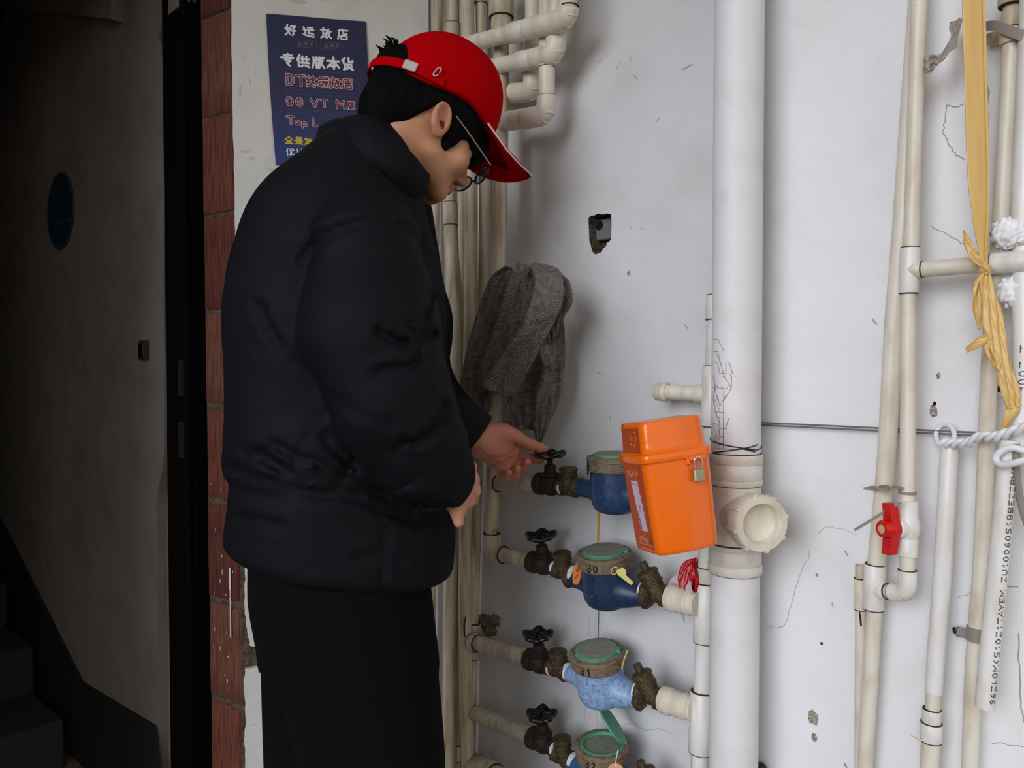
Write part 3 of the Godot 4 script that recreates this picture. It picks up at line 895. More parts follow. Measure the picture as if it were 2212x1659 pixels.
func meter(label: String, c: Vector3, lean: float, colour: String, number: String, open: bool, angle := 0.22) -> Node3D:
	var o := wall_thing("water_meter", label, "water meter", c, "water meters on the wall")
	o.basis = o.basis * Basis(Vector3.RIGHT, lean)
	var s := shape()
	lathe(s, [Vector2(0, -0.0445), Vector2(0.006, -0.0445), Vector2(0.008, -0.0425), Vector2(0.020, -0.0425), Vector2(0.030, -0.0395), Vector2(0.037, -0.0345), Vector2(0.0412, -0.027), Vector2(0.0432, -0.017), Vector2(0.0438, -0.004), Vector2(0.0438, 0.036)], 36)
	lathe(s, [Vector2(0.030, 0.0), Vector2(0.0285, 0.040), Vector2(0.0255, 0.052), Vector2(0.0205, 0.066), Vector2(0.0180, 0.074), Vector2(0.0172, 0.080), Vector2(0.012, 0.081)], 24, Transform3D(FLOW, Vector3(0, -0.007, 0)))
	lathe(s, [Vector2(0.022, 0.0), Vector2(0.0205, 0.046), Vector2(0.0170, 0.056), Vector2(0.0165, 0.080), Vector2(0.012, 0.081)], 24, Transform3D(Basis(Vector3.BACK, PI / 2), Vector3(0, -0.007, 0)))
	var body := part("body", s, mats["enamel " + colour], o)
	s = shape()
	for e in [[Vector2(-0.1, -0.004), 0.0085], [Vector2(-0.1, -0.004), 0.0045], [Vector2(0.12, -0.016), 0.006]]:
		var prev := Vector3.INF
		for k in 15:
			var a := TAU * k / 14.0
			var ang: float = angle + e[0].x + cos(a) * e[1] / 0.043
			var q := Vector3(0.0437 * sin(ang), e[0].y + sin(a) * e[1], 0.0437 * cos(ang))
			if prev != Vector3.INF:
				tube(s, [prev, q], 0.0008, 5)
			prev = q
	block(s, Transform3D(Basis(Vector3.UP, angle), Vector3(0.041 * sin(angle), -0.024, 0.041 * cos(angle))), Vector3(0.017, 0.0012, 0.003), 0.0003)
	part("cast_mark", s, mats["enamel " + colour], body)
	for sg in [-1.0, 1.0]:
		s = shape()
		lathe(s, [Vector2(0.0125, 0.0785), Vector2(0.0185, 0.0795), Vector2(0.0195, 0.081), Vector2(0.0195, 0.091), Vector2(0.0165, 0.0925), Vector2(0.012, 0.0925)], 6, Transform3D(Basis(Vector3.BACK, -PI / 2 * sg), Vector3(0, -0.007, 0)))
		part("union_nut", s, mats["rusty" if colour == "pale blue" and sg < 0 else "brass"], o)
	s = shape()
	lathe(s, [Vector2(0.0445, 0.0335), Vector2(0.0480, 0.0340), Vector2(0.0488, 0.0365), Vector2(0.0488, 0.050), Vector2(0.0500, 0.0515), Vector2(0.0500, 0.0555), Vector2(0.0480, 0.0580), Vector2(0.0405, 0.0585), Vector2(0.0395, 0.054)], 48)
	for k in 6:
		var a := 0.9 + TAU * k / 6.0
		for y in [0.0385, 0.049]:
			block(s, Transform3D(Basis(Vector3.UP, a), Vector3(0.0495 * sin(a), y, 0.0495 * cos(a))), Vector3(0.012, 0.003, 0.003), 0.0008)
	var ring := part("ring", s, mats["ring brass"], o)
	if number:
		s = shape()
		for k in number.length():
			ink_round(s, DIGITS[number.substr(k, 1)], Vector3(0, 0.0445, 0), 0.0490, angle + (k - 0.5) * 0.25, Vector2(0.0092, 0.0130), 0.0024)
		part("written_number", s, mats["ink"], ring)
	s = shape()
	lathe(s, [Vector2(0.0400, 0.0545), Vector2(0.0400, 0.0575), Vector2(0.0385, 0.0590), Vector2(0.0350, 0.0590), Vector2(0.0340, 0.0570), Vector2(0.0340, 0.054)], 40)
	part("collar", s, mats["green plastic" if open else "dusty lid"], o)
	s = shape()
	lathe(s, [Vector2(0.0345, 0.0520), Vector2(0.0345, 0.0545), Vector2(0.0, 0.0550)], 40)
	part("glass" if open else "register", s, mats["dusty lid"], o)
	# flap lid on a hinge
	var flap := Node3D.new()
	flap.name = "lid"
	o.add_child(flap)
	var ha := 2.1 if not open else 2.30
	var hinge := Vector3(sin(ha), 0, cos(ha)) * 0.041 + Vector3(0, 0.0595, 0)
	flap.transform = Transform3D(Basis(Vector3.UP, ha), hinge)
	if open:
		flap.basis = flap.basis * Basis(Vector3.RIGHT, 0.98)
	s = shape()
	lathe(s, [Vector2(0.0368, -0.0005), Vector2(0.0378, 0.0005), Vector2(0.0378, 0.003), Vector2(0.0365, 0.0038), Vector2(0.0350, 0.0038)], 40, Transform3D(Basis(), Vector3(0, 0, -0.041)))
	block(s, Transform3D(Basis(), Vector3(0, 0.001, -0.002)), Vector3(0.016, 0.005, 0.008), 0.001)
	part("rim", s, mats["green plastic"], flap)
	s = shape()
	lathe(s, [Vector2(0.0352, 0.0005), Vector2(0.0352, 0.0039), Vector2(0.020, 0.0046), Vector2(0.0, 0.0048)], 40, Transform3D(Basis(), Vector3(0, 0, -0.041)))
	part("disc", s, mats["green plastic" if open else "dusty lid"], flap)
	return o

func white_ring(c: Vector3, label: String) -> void:
	var o := wall_thing("thread_seal", label, "seal tape", c, "white seal tape at the meter inlets")
	var s := shape()
	lathe(s, [Vector2(0.0128, -0.005), Vector2(0.0168, -0.004), Vector2(0.0160, 0.003), Vector2(0.0128, 0.0055)], 16, Transform3D(FLOW * Basis(Vector3.RIGHT, 0.12), Vector3.ZERO))
	part("tape", s, mats["tape"], o)

func build_meters() -> void:
	var h := 0.075
	# gate valves, check valves, meters and outlet valves: row by row from the top
	gate_valve("top handwheel valve, the one under the man's reaching thumb", on_wall(1190, 1048, h), 0.06, "rusty" if false else "iron", 0.058)
	gate_valve("handwheel valve of the second row, left of the meter numbered 30", on_wall(1174, 1219, h), 0.14)
	gate_valve("handwheel valve of the third row, left of the pale blue meter", on_wall(1167, 1432, h), 0.13)
	gate_valve("lowest handwheel valve, near the bottom edge of the photo", on_wall(1174, 1604, h), 0.10)
	check_valve("brass check valve beside the top blue meter", on_wall(1229, 1053, h), 0.05)
	check_valve("brass check valve left of the meter with the orange tag", on_wall(1219, 1234, h), 0.2)
	check_valve("brass check valve left of the pale blue meter", on_wall(1209, 1446, h), 0.16)
	check_valve("brass check valve left of the meter with the open lid", on_wall(1217, 1634, h), 0.1)
	white_ring(on_wall(1244, 1056, h), "white tape ring at the inlet of the top meter")
	white_ring(on_wall(1240, 1241, h), "white tape ring beside the orange tag")
	white_ring(on_wall(1228, 1452, h), "white tape ring at the rusty nut of the pale blue meter")
	white_ring(on_wall(1241, 1646, h), "white tape ring at the inlet of the lowest meter")
	var top := meter("dark blue water meter half hidden by the orange box", on_wall(1329, 1056, h), 0.03, "blue", "", false)
	var s := shape()
	for l in ["20 60 73 54 44 54 76 59 29 17", "72 32 29 79", "35 65"]:
		ink_round(s, l, Vector3(0, 0.040, 0), 0.0490, -0.62, Vector2(0.013, 0.02), 0.005)
	part("black_smear", s, mats["ink"], top.get_node("ring"))
	meter("dark blue water meter numbered 30", on_wall(1310, 1260, h), 0.13, "navy", "30", false)
	meter("pale blue water meter numbered 31", on_wall(1297, 1471, h), 0.19, "pale blue", "31", false)
	meter("blue water meter numbered 32 with its green lid open", on_wall(1305, 1672, h), 0.10, "mid blue", "32", true)
	angle_valve("slanting brass valve between meter 30 and the white riser", on_wall(1417, 1283, h), 1508, 1306)
	angle_valve("slanting brass valve between the pale blue meter and the white riser", on_wall(1404, 1502, h), 1500, 1532)
	angle_valve("slanting brass valve after the meter with the open lid", on_wall(1411, 1712, h), 1503, 1745)
	angle_valve("slanting brass valve behind the orange box", on_wall(1434, 1074, h), 1514, 1084)
	# tags, wires and drips
	var o := wall_thing("paper_tag", "orange oval tag hung at the inlet of meter 30", "tag", on_wall(1250, 1210, 0.112))
	o.basis = o.basis * Basis(Vector3.UP, 0.7) * Basis(Vector3.BACK, -0.12)
	s = shape()
	var oval := PackedVector2Array()
	for k in 24:
		var a := TAU * k / 24
		oval.append(Vector2(sin(a) * (0.0070 - 0.0022 * cos(a)), -0.022 + cos(a) * 0.0225))
	slab(s, oval, -0.0006, 0.0006)
	part("card", s, mats["tag orange"], o)
	s = shape()
	ink(s, [Vector3(-0.001, -0.004, 0.0008), Vector3(-0.0015, -0.0028, 0.0008)], 0.0025)
	ink(s, [Vector3(-0.001, -0.014, 0.0008), Vector3(0.002, -0.018, 0.0008), Vector3(-0.002, -0.018, 0.0008), Vector3(0.001, -0.022, 0.0008)], 0.0012)
	ink(s, [Vector3(0.002, -0.026, 0.0008), Vector3(-0.003, -0.033, 0.0008)], 0.0016)
	part("writing", s, mat("tag ink", Color(0.45, 0.18, 0.06), 0.7), o)
	o = wall_thing("plastic_seal", "yellow seal tag wired on the outlet of meter 30", "tag", on_wall(1343, 1238, 0.125), "seals on meter outlets")
	o.basis = o.basis * Basis(Vector3.UP, 0.6) * Basis(Vector3.BACK, -0.55)
	s = shape()
	slab(s, PackedVector2Array([Vector2(-0.010, -0.002), Vector2(-0.004, 0.009), Vector2(0.004, 0.008), Vector2(0.008, 0.001), Vector2(0.024, -0.002), Vector2(0.024, -0.008), Vector2(0.006, -0.007), Vector2(-0.004, -0.006)]), -0.001, 0.001)
	part("tag", s, mats["tag yellow"], o)
	s = shape()
	var loop := []
	for k in 13:
		var a := TAU * k / 12
		loop.append(Vector3(-0.012 + 0.005 * cos(a), -0.003 + 0.007 * sin(a), 0.001))
	tube(s, loop, 0.0008, 6)
	part("loop", s, mats["tag yellow"], o)
	o = wall_thing("plastic_seal", "thin yellow seal strip beside the ring of the pale blue meter", "tag", on_wall(1347, 1425, 0.12), "seals on meter outlets")
	s = shape()
	var q := [on_wall(1356, 1404, 0.105), on_wall(1348, 1424, 0.11), on_wall(1343, 1445, 0.105)]
	ribbon(s, q, [0.0012, 0.0016, 0.002], [ALONG * 0 + Vector3(0.8, 0, 0.5)], 0.0005)
	wpart("strip", s, mats["tag yellow"], o)
	o = wall_thing("paper_tag", "small pink tag hung on the front of the meter with the open lid", "tag", on_wall(1330, 1650, 0.132))
	s = shape()
	lathe(s, [Vector2(0.014, -0.0006), Vector2(0.014, 0.0006), Vector2(0, 0.0006)], 20, Transform3D(Basis(Vector3.UP, 0.7) * Basis(Vector3.RIGHT, PI / 2), Vector3(0, -0.013, 0)))
	part("card", s, mat("tag pink", Color(0.85, 0.60, 0.47), 0.6), o)
	s = shape()
	tube(s, [Vector3(0, 0.022, -0.006), Vector3(0.001, 0.008, 0.0), Vector3(0, -0.004, 0.0012)], 0.0007, 6)
	part("string", s, mats["tape"], o)
	o = wall_thing("yellow_cord", "ochre cord hanging from the top meter to the lid of meter 30", "cord", on_wall(1293, 1172, 0.075))
	s = shape()
	ribbon(s, [on_wall(1293, 1100, 0.075), on_wall(1293, 1140, 0.075), on_wall(1292, 1172, 0.075)], [0.0026, 0.0022, 0.0022], [Vector3(0.8, 0, 0.5)], 0.0012)
	wpart("cord", s, mats["yellow thread"], o)
	o = wall_thing("wire", "fine dark wire hanging from meter 30 to the pale blue meter", "wire", on_wall(1293, 1380, 0.075))
	s = shape()
	tube(s, [on_wall(1294, 1306, 0.075), on_wall(1293, 1345, 0.075), on_wall(1292, 1382, 0.075)], 0.0007, 6)
	wpart("wire", s, mats["tie wire"], o)

# ---------------------------------------------------------------- soft and crumpled shapes
func cloth(s: SurfaceTool, pts: Array, wide: Array, across: Vector3, ripple: float, folds: float, phase := 0.0, thick := 0.0005, n := 13) -> void:   # a strip with folds that run along it
	var rings := []
	for i in pts.size():
		var p: Vector3 = pts[i]
		var t: Vector3 = (pts[mini(i + 1, pts.size() - 1)] - pts[maxi(i - 1, 0)]).normalized()
		var a := (across - t * across.dot(t)).normalized()
		var nn := t.cross(a)
		var w: float = wide[i]
		var front := PackedVector3Array()
		var back := PackedVector3Array()
		for k in n:
			var u := 2.0 * k / (n - 1) - 1.0
			var z := ripple * sin(u * folds * PI + phase + 0.35 * i) + ripple * 0.4 * sin(u * folds * 2.3 * PI + 1.7 * phase - 0.5 * i)
			front.append(p + a * (w * u) + nn * (z - thick))
			back.append(p + a * (w * u) + nn * (z + thick))
		back.reverse()
		front.append_array(back)
		front.reverse()
		rings.append(front)
	loft(s, rings, true)

func spread(vals: Array, per: int) -> Array:                    # the same steps as smooth_path takes
	var out := []
	for i in vals.size() - 1:
		for k in per:
			out.append(lerpf(vals[i], vals[i + 1], smoothstep(0.0, 1.0, float(k) / per)))
	out.append(vals[-1])
	return out

func lump(s: SurfaceTool, c: Vector3, r: Vector3, sd: int, rough := 0.35, freq := 1.6, n := 14) -> void:
	var f := FastNoiseLite.new()
	f.seed = sd
	f.frequency = freq
	var rings := []
	for i in n + 1:
		var b := PI * i / n
		var ring := PackedVector3Array()
		for j in n * 2:
			var a := TAU * j / (n * 2)
			var d := Vector3(sin(b) * sin(a), -cos(b), sin(b) * cos(a))
			ring.append(c + d * r * (1.0 + rough * f.get_noise_3dv(d)))
		rings.append(ring)
	loft(s, rings, false)

func hoop(root: Node3D, called: String, c: Vector3, r: float, a0: float, y0: float, a1: float, y1: float, w: float, m: String) -> void:    # wire laid round an upright pipe
	var pts := []
	for k in 17:
		var t := k / 16.0
		var a := lerpf(a0, a1, t)
		pts.append(c + Vector3(sin(a) * r, lerpf(y0, y1, t), cos(a) * r))
	piece(root, called, pts, w, m, 7)

# ---------------------------------------------------------------- drain pipe, riser and orange box
func build_drain() -> void:
	var h := 0.08
	var top := on_wall(1598, -160, h)
	var bot := on_wall(1584, 1659, h)
	var ax := func(py: float) -> Vector3:
		var y := on_wall(1592, py, h).y
		return top.lerp(bot, (y - top.y) / (bot.y - top.y))
	var foot := to_floor(bot)
	var o := wall_thing("drain_pipe", "fat white drain pipe with a round cleanout cap beside the orange box", "pipe", foot)
	var r := 0.0370
	piece(o, "pipe", [top, ax.call(985)], r, "drain", 40)
	piece(o, "lower_pipe", [ax.call(1225), bot, foot], r, "drain", 40)
	var rim := func(y0: float, y1: float, rr: float) -> void:
		var s2 := shape()
		var a: Vector3 = ax.call(y0)
		var b: Vector3 = ax.call(y1)
		var d := (b - a).normalized() * 0.0015
		tube(s2, [a, a + d, b - d, b], [rr * 0.97, rr, rr, rr * 0.97], 40)
		wpart("coupling", s2, mats["drain fitting"], o)
	rim.call(979, 1000, 0.0405)
	rim.call(1000, 1034, 0.0393)
	rim.call(1034, 1046, 0.0403)
	rim.call(1174, 1184, 0.0405)
	rim.call(1184, 1216, 0.0393)
	rim.call(1216, 1236, 0.0405)
	var s := shape()
	for e in [[977, 979.5, 0.0385], [1045.5, 1047.5, 0.0388], [1171, 1174.5, 0.0392], [1235.5, 1237.5, 0.0385]]:
		s = shape()
		tube(s, [ax.call(e[0]), ax.call(e[1])], e[2], 40)
		wpart("joint_line", s, mats["groove"], o)
	piece(o, "tee", [ax.call(1046), ax.call(1175)], 0.0378, "drain fitting", 40)
	# cleanout branch
	var c: Vector3 = ax.call(1110)
	var d := Vector3(0.83, 0.0, 0.56).normalized()
	var side := Vector3.UP.cross(d).normalized()
	var t := Transform3D(Basis(side, d, side.cross(d)), c)
	s = shape()
	lathe(s, [Vector2(0.0345, 0.0), Vector2(0.0345, 0.046), Vector2(0.0372, 0.047), Vector2(0.0372, 0.054)], 36, t)
	wpart("branch", s, mats["drain fitting"], o)
	s = shape()
	lathe(s, [Vector2(0.0385, 0.0535), Vector2(0.0412, 0.0545), Vector2(0.0412, 0.0785), Vector2(0.0395, 0.0815), Vector2(0.0300, 0.0815), Vector2(0.0288, 0.0800), Vector2(0.0268, 0.0690), Vector2(0.0200, 0.0640), Vector2(0.0, 0.0625)], 44, t)
	for k in 8:
		var a := TAU * (k + 0.3) / 8
		block(s, t * Transform3D(Basis(Vector3.UP, a), Vector3(sin(a) * 0.0415, 0.0680, cos(a) * 0.0415)), Vector3(0.0065, 0.026, 0.0045), 0.0012)
	wpart("cleanout_cap", s, mats["pvc"], o)
	# pencil scrawl on the drain pipe
	s = shape()
	var mid: Vector3 = ax.call(850)
	for l in ["00 20 41", "01 21 43 73", "02 32 63", "03 14 43 64 63", "03 24 54", "04 34 44 45 64", "05 14 25 35", "05 16 36 15 25", "26 36 46 45", "07 17 37 16", "46 47 49", "17 27 38 48", "07 28 39", "18 29", "45 46 48 49", "29 39 59 79"]:
		ink_round(s, l, mid, r, 0.08, Vector2(0.052, 0.165), 0.0009)
	for l in ["12 22 33 53 52", "11 32 62 73", "25 36 55", "14 05 16 27", "38 58 67", "27 37 39"]:
		ink_round(s, l, mid + Vector3(0, 0.006, 0), r, 0.02, Vector2(0.045, 0.15), 0.0008)
	wpart("scrawl", s, mats["pencil"], o)
	# tie wire round the pipe, above the coupling
	var w := wall_thing("tie_wire", "thin black wire tied round the drain pipe above its coupling", "wire", ax.call(962))
	var at: Vector3 = ax.call(962)
	hoop(w, "turn", at, r + 0.001, -1.5, 0.012, 1.45, -0.004, 0.0009, "tie wire")
	hoop(w, "turn", at, r + 0.001, -0.8, -0.012, 1.5, 0.004, 0.0009, "tie wire")
	hoop(w, "turn", at, r + 0.0012, 0.75, -0.001, 1.3, -0.006, 0.0012, "tie wire")
	hoop(w, "turn", at, r + 0.001, 1.45, -0.004, 4.78, 0.012, 0.0009, "tie wire")

	# thin riser behind it, with the stub
	var rt := on_wall(1549, 640, 0.028)
	var rb := on_wall(1512, 1659, 0.07)
	var rx := func(py: float) -> Vector3:
		var y := on_wall(1525, py, 0.05).y
		return rt.lerp(rb, (y - rt.y) / (rb.y - rt.y))
	var q := wall_thing("riser_pipe", "slim white riser pipe half behind the fat drain pipe", "pipe", to_floor(rb))
	piece(q, "pipe", [rt, rb, to_floor(rb)], 0.0150, "pvc white")
	sleeve(q, "cap_socket", rx.call(637), rx.call(690), 0.0178, "pvc white")
	sleeve(q, "tee", rx.call(792), rx.call(922), 0.0195, "pvc white")
	sleeve(q, "coupling", rx.call(1225), rx.call(1257), 0.0175, "pvc")
	sleeve(q, "coupling", rx.call(1259), rx.call(1383), 0.0190, "pvc white")
	sleeve(q, "tee", rx.call(1488), rx.call(1615), 0.0200, "pvc white")
	var j: Vector3 = rx.call(852)
	var e := on_wall(1416, 845, 0.045)
	e.y = j.y + 0.002
	piece(q, "stub", [j, e.lerp(j, 0.05)], 0.0128, "pvc")
	sleeve(q, "stub_socket", j, j.lerp(e, 0.30), 0.0150, "pvc", false)
	s = shape()
	var dd := (e - j).normalized()
	tube(s, [e - dd * 0.024, e - dd * 0.022, e - dd * 0.017, e - dd * 0.016, e - dd * 0.003, e], [0.0150, 0.0172, 0.0172, 0.0160, 0.0155, 0.012], 20)
	wpart("stub_cap", s, mats["pvc"], q)

	# orange box hung on the drain pipe
	var ob := Basis(Vector3.UP, deg_to_rad(16)) * Basis(Vector3.BACK, deg_to_rad(6.5)) * Basis(Vector3.RIGHT, deg_to_rad(-5))
	var b := thing("lock_box", "orange plastic lidded box padlocked shut and hung on the drain pipe", "box", far_point(1450, 1042, 1.058), ob)
	var plan := func(sc: float, y: float, grow := 0.0) -> PackedVector3Array:
		var ring := PackedVector3Array()
		var hw := 0.0510 * sc + grow
		var fz := 0.034 * sc + grow
		var bz := -0.044 * sc - grow
		var pts := []
		pts.append_array([Vector2(-hw, bz + 0.006), Vector2(-hw, -0.02), Vector2(-hw, 0.0), Vector2(-hw, fz - 0.010)])
		for k in 7:      # left front edge, tight
			var a := PI * 0.5 * k / 6.0
			pts.append(Vector2(-hw + 0.012 - 0.012 * cos(a), fz - 0.010 + 0.013 * sin(a)))
		for k in 5:
			var u := (k + 1.0) / 6.0
			pts.append(Vector2(lerpf(-hw + 0.012, hw - 0.022, u), fz + 0.003 + 0.004 * sin(PI * u)))
		for k in 8:      # right front edge, wide
			var a := PI * 0.5 * k / 7.0
			pts.append(Vector2(hw - 0.022 + 0.022 * sin(a), fz - 0.020 + 0.023 * cos(a)))
		pts.append_array([Vector2(hw, 0.0), Vector2(hw, -0.02), Vector2(hw, bz + 0.006), Vector2(hw - 0.006, bz), Vector2(-hw + 0.006, bz)])
		for p in pts:
			ring.append(Vector3(p.x, y, p.y))
		return ring
	s = shape()
	var rings := []
	for l in [[0.88, -0.0895], [0.925, -0.0880], [0.945, -0.0830], [0.965, -0.05], [0.99, 0.0], [1.0, 0.034]]:
		rings.append(plan.call(l[0], l[1]))
	loft(s, rings)
	part("body", s, mats["orange plastic"], b)
	s = shape()
	loft(s, [plan.call(1.0, 0.0335, 0.0005), plan.call(1.0, 0.034, 0.0030), plan.call(1.0, 0.0350, 0.0036), plan.call(1.0, 0.0440, 0.0036), plan.call(1.0, 0.0452, 0.0028), plan.call(1.0, 0.0458, 0.0), plan.call(0.97, 0.0462), plan.call(0.955, 0.060), plan.call(0.94, 0.0815), plan.call(0.925, 0.0865), plan.call(0.90, 0.0882), plan.call(0.86, 0.0885)])
	var lid := part("lid", s, mats["orange plastic"], b)
	s = shape()
	block(s, Transform3D(Basis(), Vector3(0.021, 0.033, 0.0435)), Vector3(0.024, 0.005, 0.007), 0.0012)
	block(s, Transform3D(Basis(), Vector3(0.008, 0.030, 0.0415)), Vector3(0.006, 0.010, 0.005), 0.0012)
	part("hasp", s, mats["orange plastic"], lid)
	# printed sticker on its narrow left side
	for v in 2:
		s = shape()
		var y0 := -0.083 if v == 0 else 0.0475
		var y1 := 0.0325 if v == 0 else 0.0815
		var sc0 := 0.945 if v == 0 else 0.968
		var sc1 := 0.998 if v == 0 else 0.942
		var g0 := -0.051 * sc0 - 0.0004
		var g1 := -0.051 * sc1 - 0.0004
		var cells := 6
		for k in cells:
			var u0 := float(k) / cells
			var u1 := float(k + 1) / cells
			var ya := lerpf(y0, y1, u0)
			var yb := lerpf(y0, y1, u1)
			var xa := lerpf(g0, g1, u0)
			var xb := lerpf(g0, g1, u1)
			for p in [[Vector3(xa, ya, -0.034), Vector2(0, 1 - u0)], [Vector3(xb, yb, 0.0215), Vector2(1, 1 - u1)], [Vector3(xa, ya, 0.0215), Vector2(1, 1 - u0)], [Vector3(xa, ya, -0.034), Vector2(0, 1 - u0)], [Vector3(xb, yb, -0.034), Vector2(0, 1 - u1)], [Vector3(xb, yb, 0.0215), Vector2(1, 1 - u1)]]:
				s.set_smooth_group(-1)
				s.set_uv(p[1])
				s.add_vertex(p[0])
		var sm := StandardMaterial3D.new()
		sm.roughness = 0.4
		sm.albedo_texture = box_print(v)
		part("sticker", s, sm, b if v == 0 else lid)
	# padlock
	var lk := thing("padlock", "small brass padlock hanging from the front of the orange box", "padlock", b.transform * Vector3(0.0185, 0.012, 0.0462), ob * Basis(Vector3.BACK, deg_to_rad(-3)))
	s = shape()
	block(s, Transform3D(Basis(), Vector3(0, -0.002, 0)), Vector3(0.0155, 0.0175, 0.0075), 0.0018)
	part("body", s, mats["lock body"], lk)
	s = shape()
	var arc := [Vector3(-0.0055, 0.004, 0), Vector3(-0.0055, 0.014, 0)]
	for k in 9:
		var a := PI - PI * k / 8.0
		arc.append(Vector3(0.0055 * cos(a), 0.0165 + 0.0055 * sin(a), 0.001))
	arc.append_array([Vector3(0.0055, 0.014, 0), Vector3(0.0055, 0.004, 0)])
	tube(s, arc, 0.0014, 9)
	part("shackle", s, mats["chrome"], lk)
	# red and white scrap of plastic bag
	var bag := wall_thing("plastic_bag", "crumpled red and white plastic bag stuffed behind the riser pipe", "bag", on_wall(1476, 1282, 0.055))
	s = shape()
	cloth(s, smooth_path([on_wall(1508, 1208, 0.05), on_wall(1488, 1228, 0.06), on_wall(1478, 1258, 0.07), on_wall(1478, 1282, 0.075)], 5), spread([0.004, 0.012, 0.016, 0.013], 5), Vector3(0.8, 0, 0.2), 0.004, 2.2, 0.4)
	cloth(s, smooth_path([on_wall(1500, 1216, 0.06), on_wall(1500, 1245, 0.07), on_wall(1497, 1285, 0.07)], 5), spread([0.004, 0.010, 0.009], 5), Vector3(0.8, 0, 0.2), 0.004, 1.8, 1.4)
	wpart("red_film", s, mats["bag red"], bag)
	s = shape()
	cloth(s, smooth_path([on_wall(1470, 1238, 0.06), on_wall(1458, 1258, 0.062), on_wall(1450, 1276, 0.06)], 5), spread([0.005, 0.012, 0.010], 5), Vector3(0.8, 0, 0.2), 0.003, 1.6, 2.0)
	cloth(s, smooth_path([on_wall(1492, 1256, 0.083), on_wall(1488, 1272, 0.085), on_wall(1492, 1284, 0.083)], 5), spread([0.003, 0.009, 0.006], 5), Vector3(0.8, 0, 0.2), 0.002, 1.6, 2.0)
	wpart("white_film", s, mats["bag pale"], bag)
	# electrical box in the broken hole
	var bc := on_wall(1300, 500, -0.03)
	var wb := wall_thing("wall_box", "grey plastic electrical box inside the broken hole in the wall", "electrical box", bc)
	s = shape()
	block(s, Transform3D(Basis(), Vector3(0.004, 0.002, -0.002)), Vector3(0.046, 0.040, 0.018), 0.002)
	part("box", s, mats["box plastic"], wb)
	s = shape()
	lathe(s, [Vector2(0.0095, 0.0), Vector2(0.0095, 0.001), Vector2(0, 0.001)], 24, Transform3D(Basis(Vector3.RIGHT, PI / 2), Vector3(-0.001, 0.011, 0.0066)))
	part("knockout", s, mats["dark hole"], wb)
	s = shape()
	for k in 3:
		block(s, Transform3D(Basis(), Vector3(-0.015, -0.003 - 0.005 * k, 0.0072)), Vector3(0.005, 0.002, 0.0008), 0.0002)
	part("vent_slot", s, mats["dark hole"], wb)

# ---------------------------------------------------------------- printing
func stroke_px(im: Image, a: Vector2, b: Vector2, w: float, col: Color) -> void:
	var lo := Vector2(minf(a.x, b.x) - w, minf(a.y, b.y) - w)
	var hi := Vector2(maxf(a.x, b.x) + w, maxf(a.y, b.y) + w)
	for y in range(maxi(0, int(lo.y)), mini(im.get_height(), int(hi.y) + 2)):
		for x in range(maxi(0, int(lo.x)), mini(im.get_width(), int(hi.x) + 2)):
			var p := Vector2(x, y)
			var d := p.distance_to(Geometry2D.get_closest_point_to_segment(p, a, b))
			var k := clampf(w - d + 0.5, 0, 1)
			if k > 0:
				im.set_pixel(x, y, im.get_pixel(x, y).lerp(col, k))

func glyph_px(im: Image, strokes: String, c: Vector2, size: Vector2, w: float, col: Color) -> void:
	for line in strokes.split("|"):
		var prev := Vector2.INF
		for q in line.split(" "):
			var g := c + Vector2(q.substr(0, 1).to_int() / 9.0 - 0.5, q.substr(1, 1).to_int() / 9.0 - 0.5) * size
			if prev != Vector2.INF:
				stroke_px(im, prev, g, w, col)
			prev = g

const HAN := {"hao": "20 14 48|43 36 09|03 53|51 91 73|73 78 69|55 95", "yun": "41 81|33 93|63 46 86|76 97|01 12|03 23 17|07 28 99", "fang": "20 31|02 52|23 27 09|25 55 48 38|71 54|63 93|83 77 59|64 77 99", "dian": "40 51|11 91|11 15 09|52 56|54 84|36 86 89 39 36", "zhuan": "21 81|03 93|50 35 75 57|47 69", "gong": "20 04|13 19|41 46|71 76|33 93|36 96|48 39|68 99", "ban": "11 15 09|31 33|13 43|15 35 39|91 51|51 55 49|53 83 59|64 99", "ben": "50 59|03 93|53 08|53 98|37 67", "huo": "20 02|12 14|73 52|50 53 83 82|25 75 78|25 28|46 48 19|57 89", "zhong": "20 03 33 06 36|09 38|60 43|52 82 47|53 76 97|56 67|48 79", "duan": "20 21|02 42|14 16|34 25|08 47|70 72|50 52 92 90|44 94|74 55|49 45 95 99|65 68|75 78", "quan": "50 04|50 94|25 75|27 77|09 99|55 59", "shi": "20 80 84 24 20|22 82|05 95|55 58|57 87|36 19|28 99", "you": "20 04|13 19|32 92|50 56 39|63 68 98 97|70 91", "tse": "20 24 13|02 42|04 33|60 54|41 81 84 95|26 86 79 68|56 37 09", "D": "10 19 59 87 82 50 10", "T": "00 90|50 59", "O": "30 60 83 86 69 39 16 13 30", "G": "82 60 30 13 16 39 69 87 85 55", "V": "00 59 90", "M": "09 00 55 90 99", "o": "34 64 86 68 38 16 34", "p": "14 19|14 64 75 77 67 17", "L": "10 19 79", "bar": "50 59"}

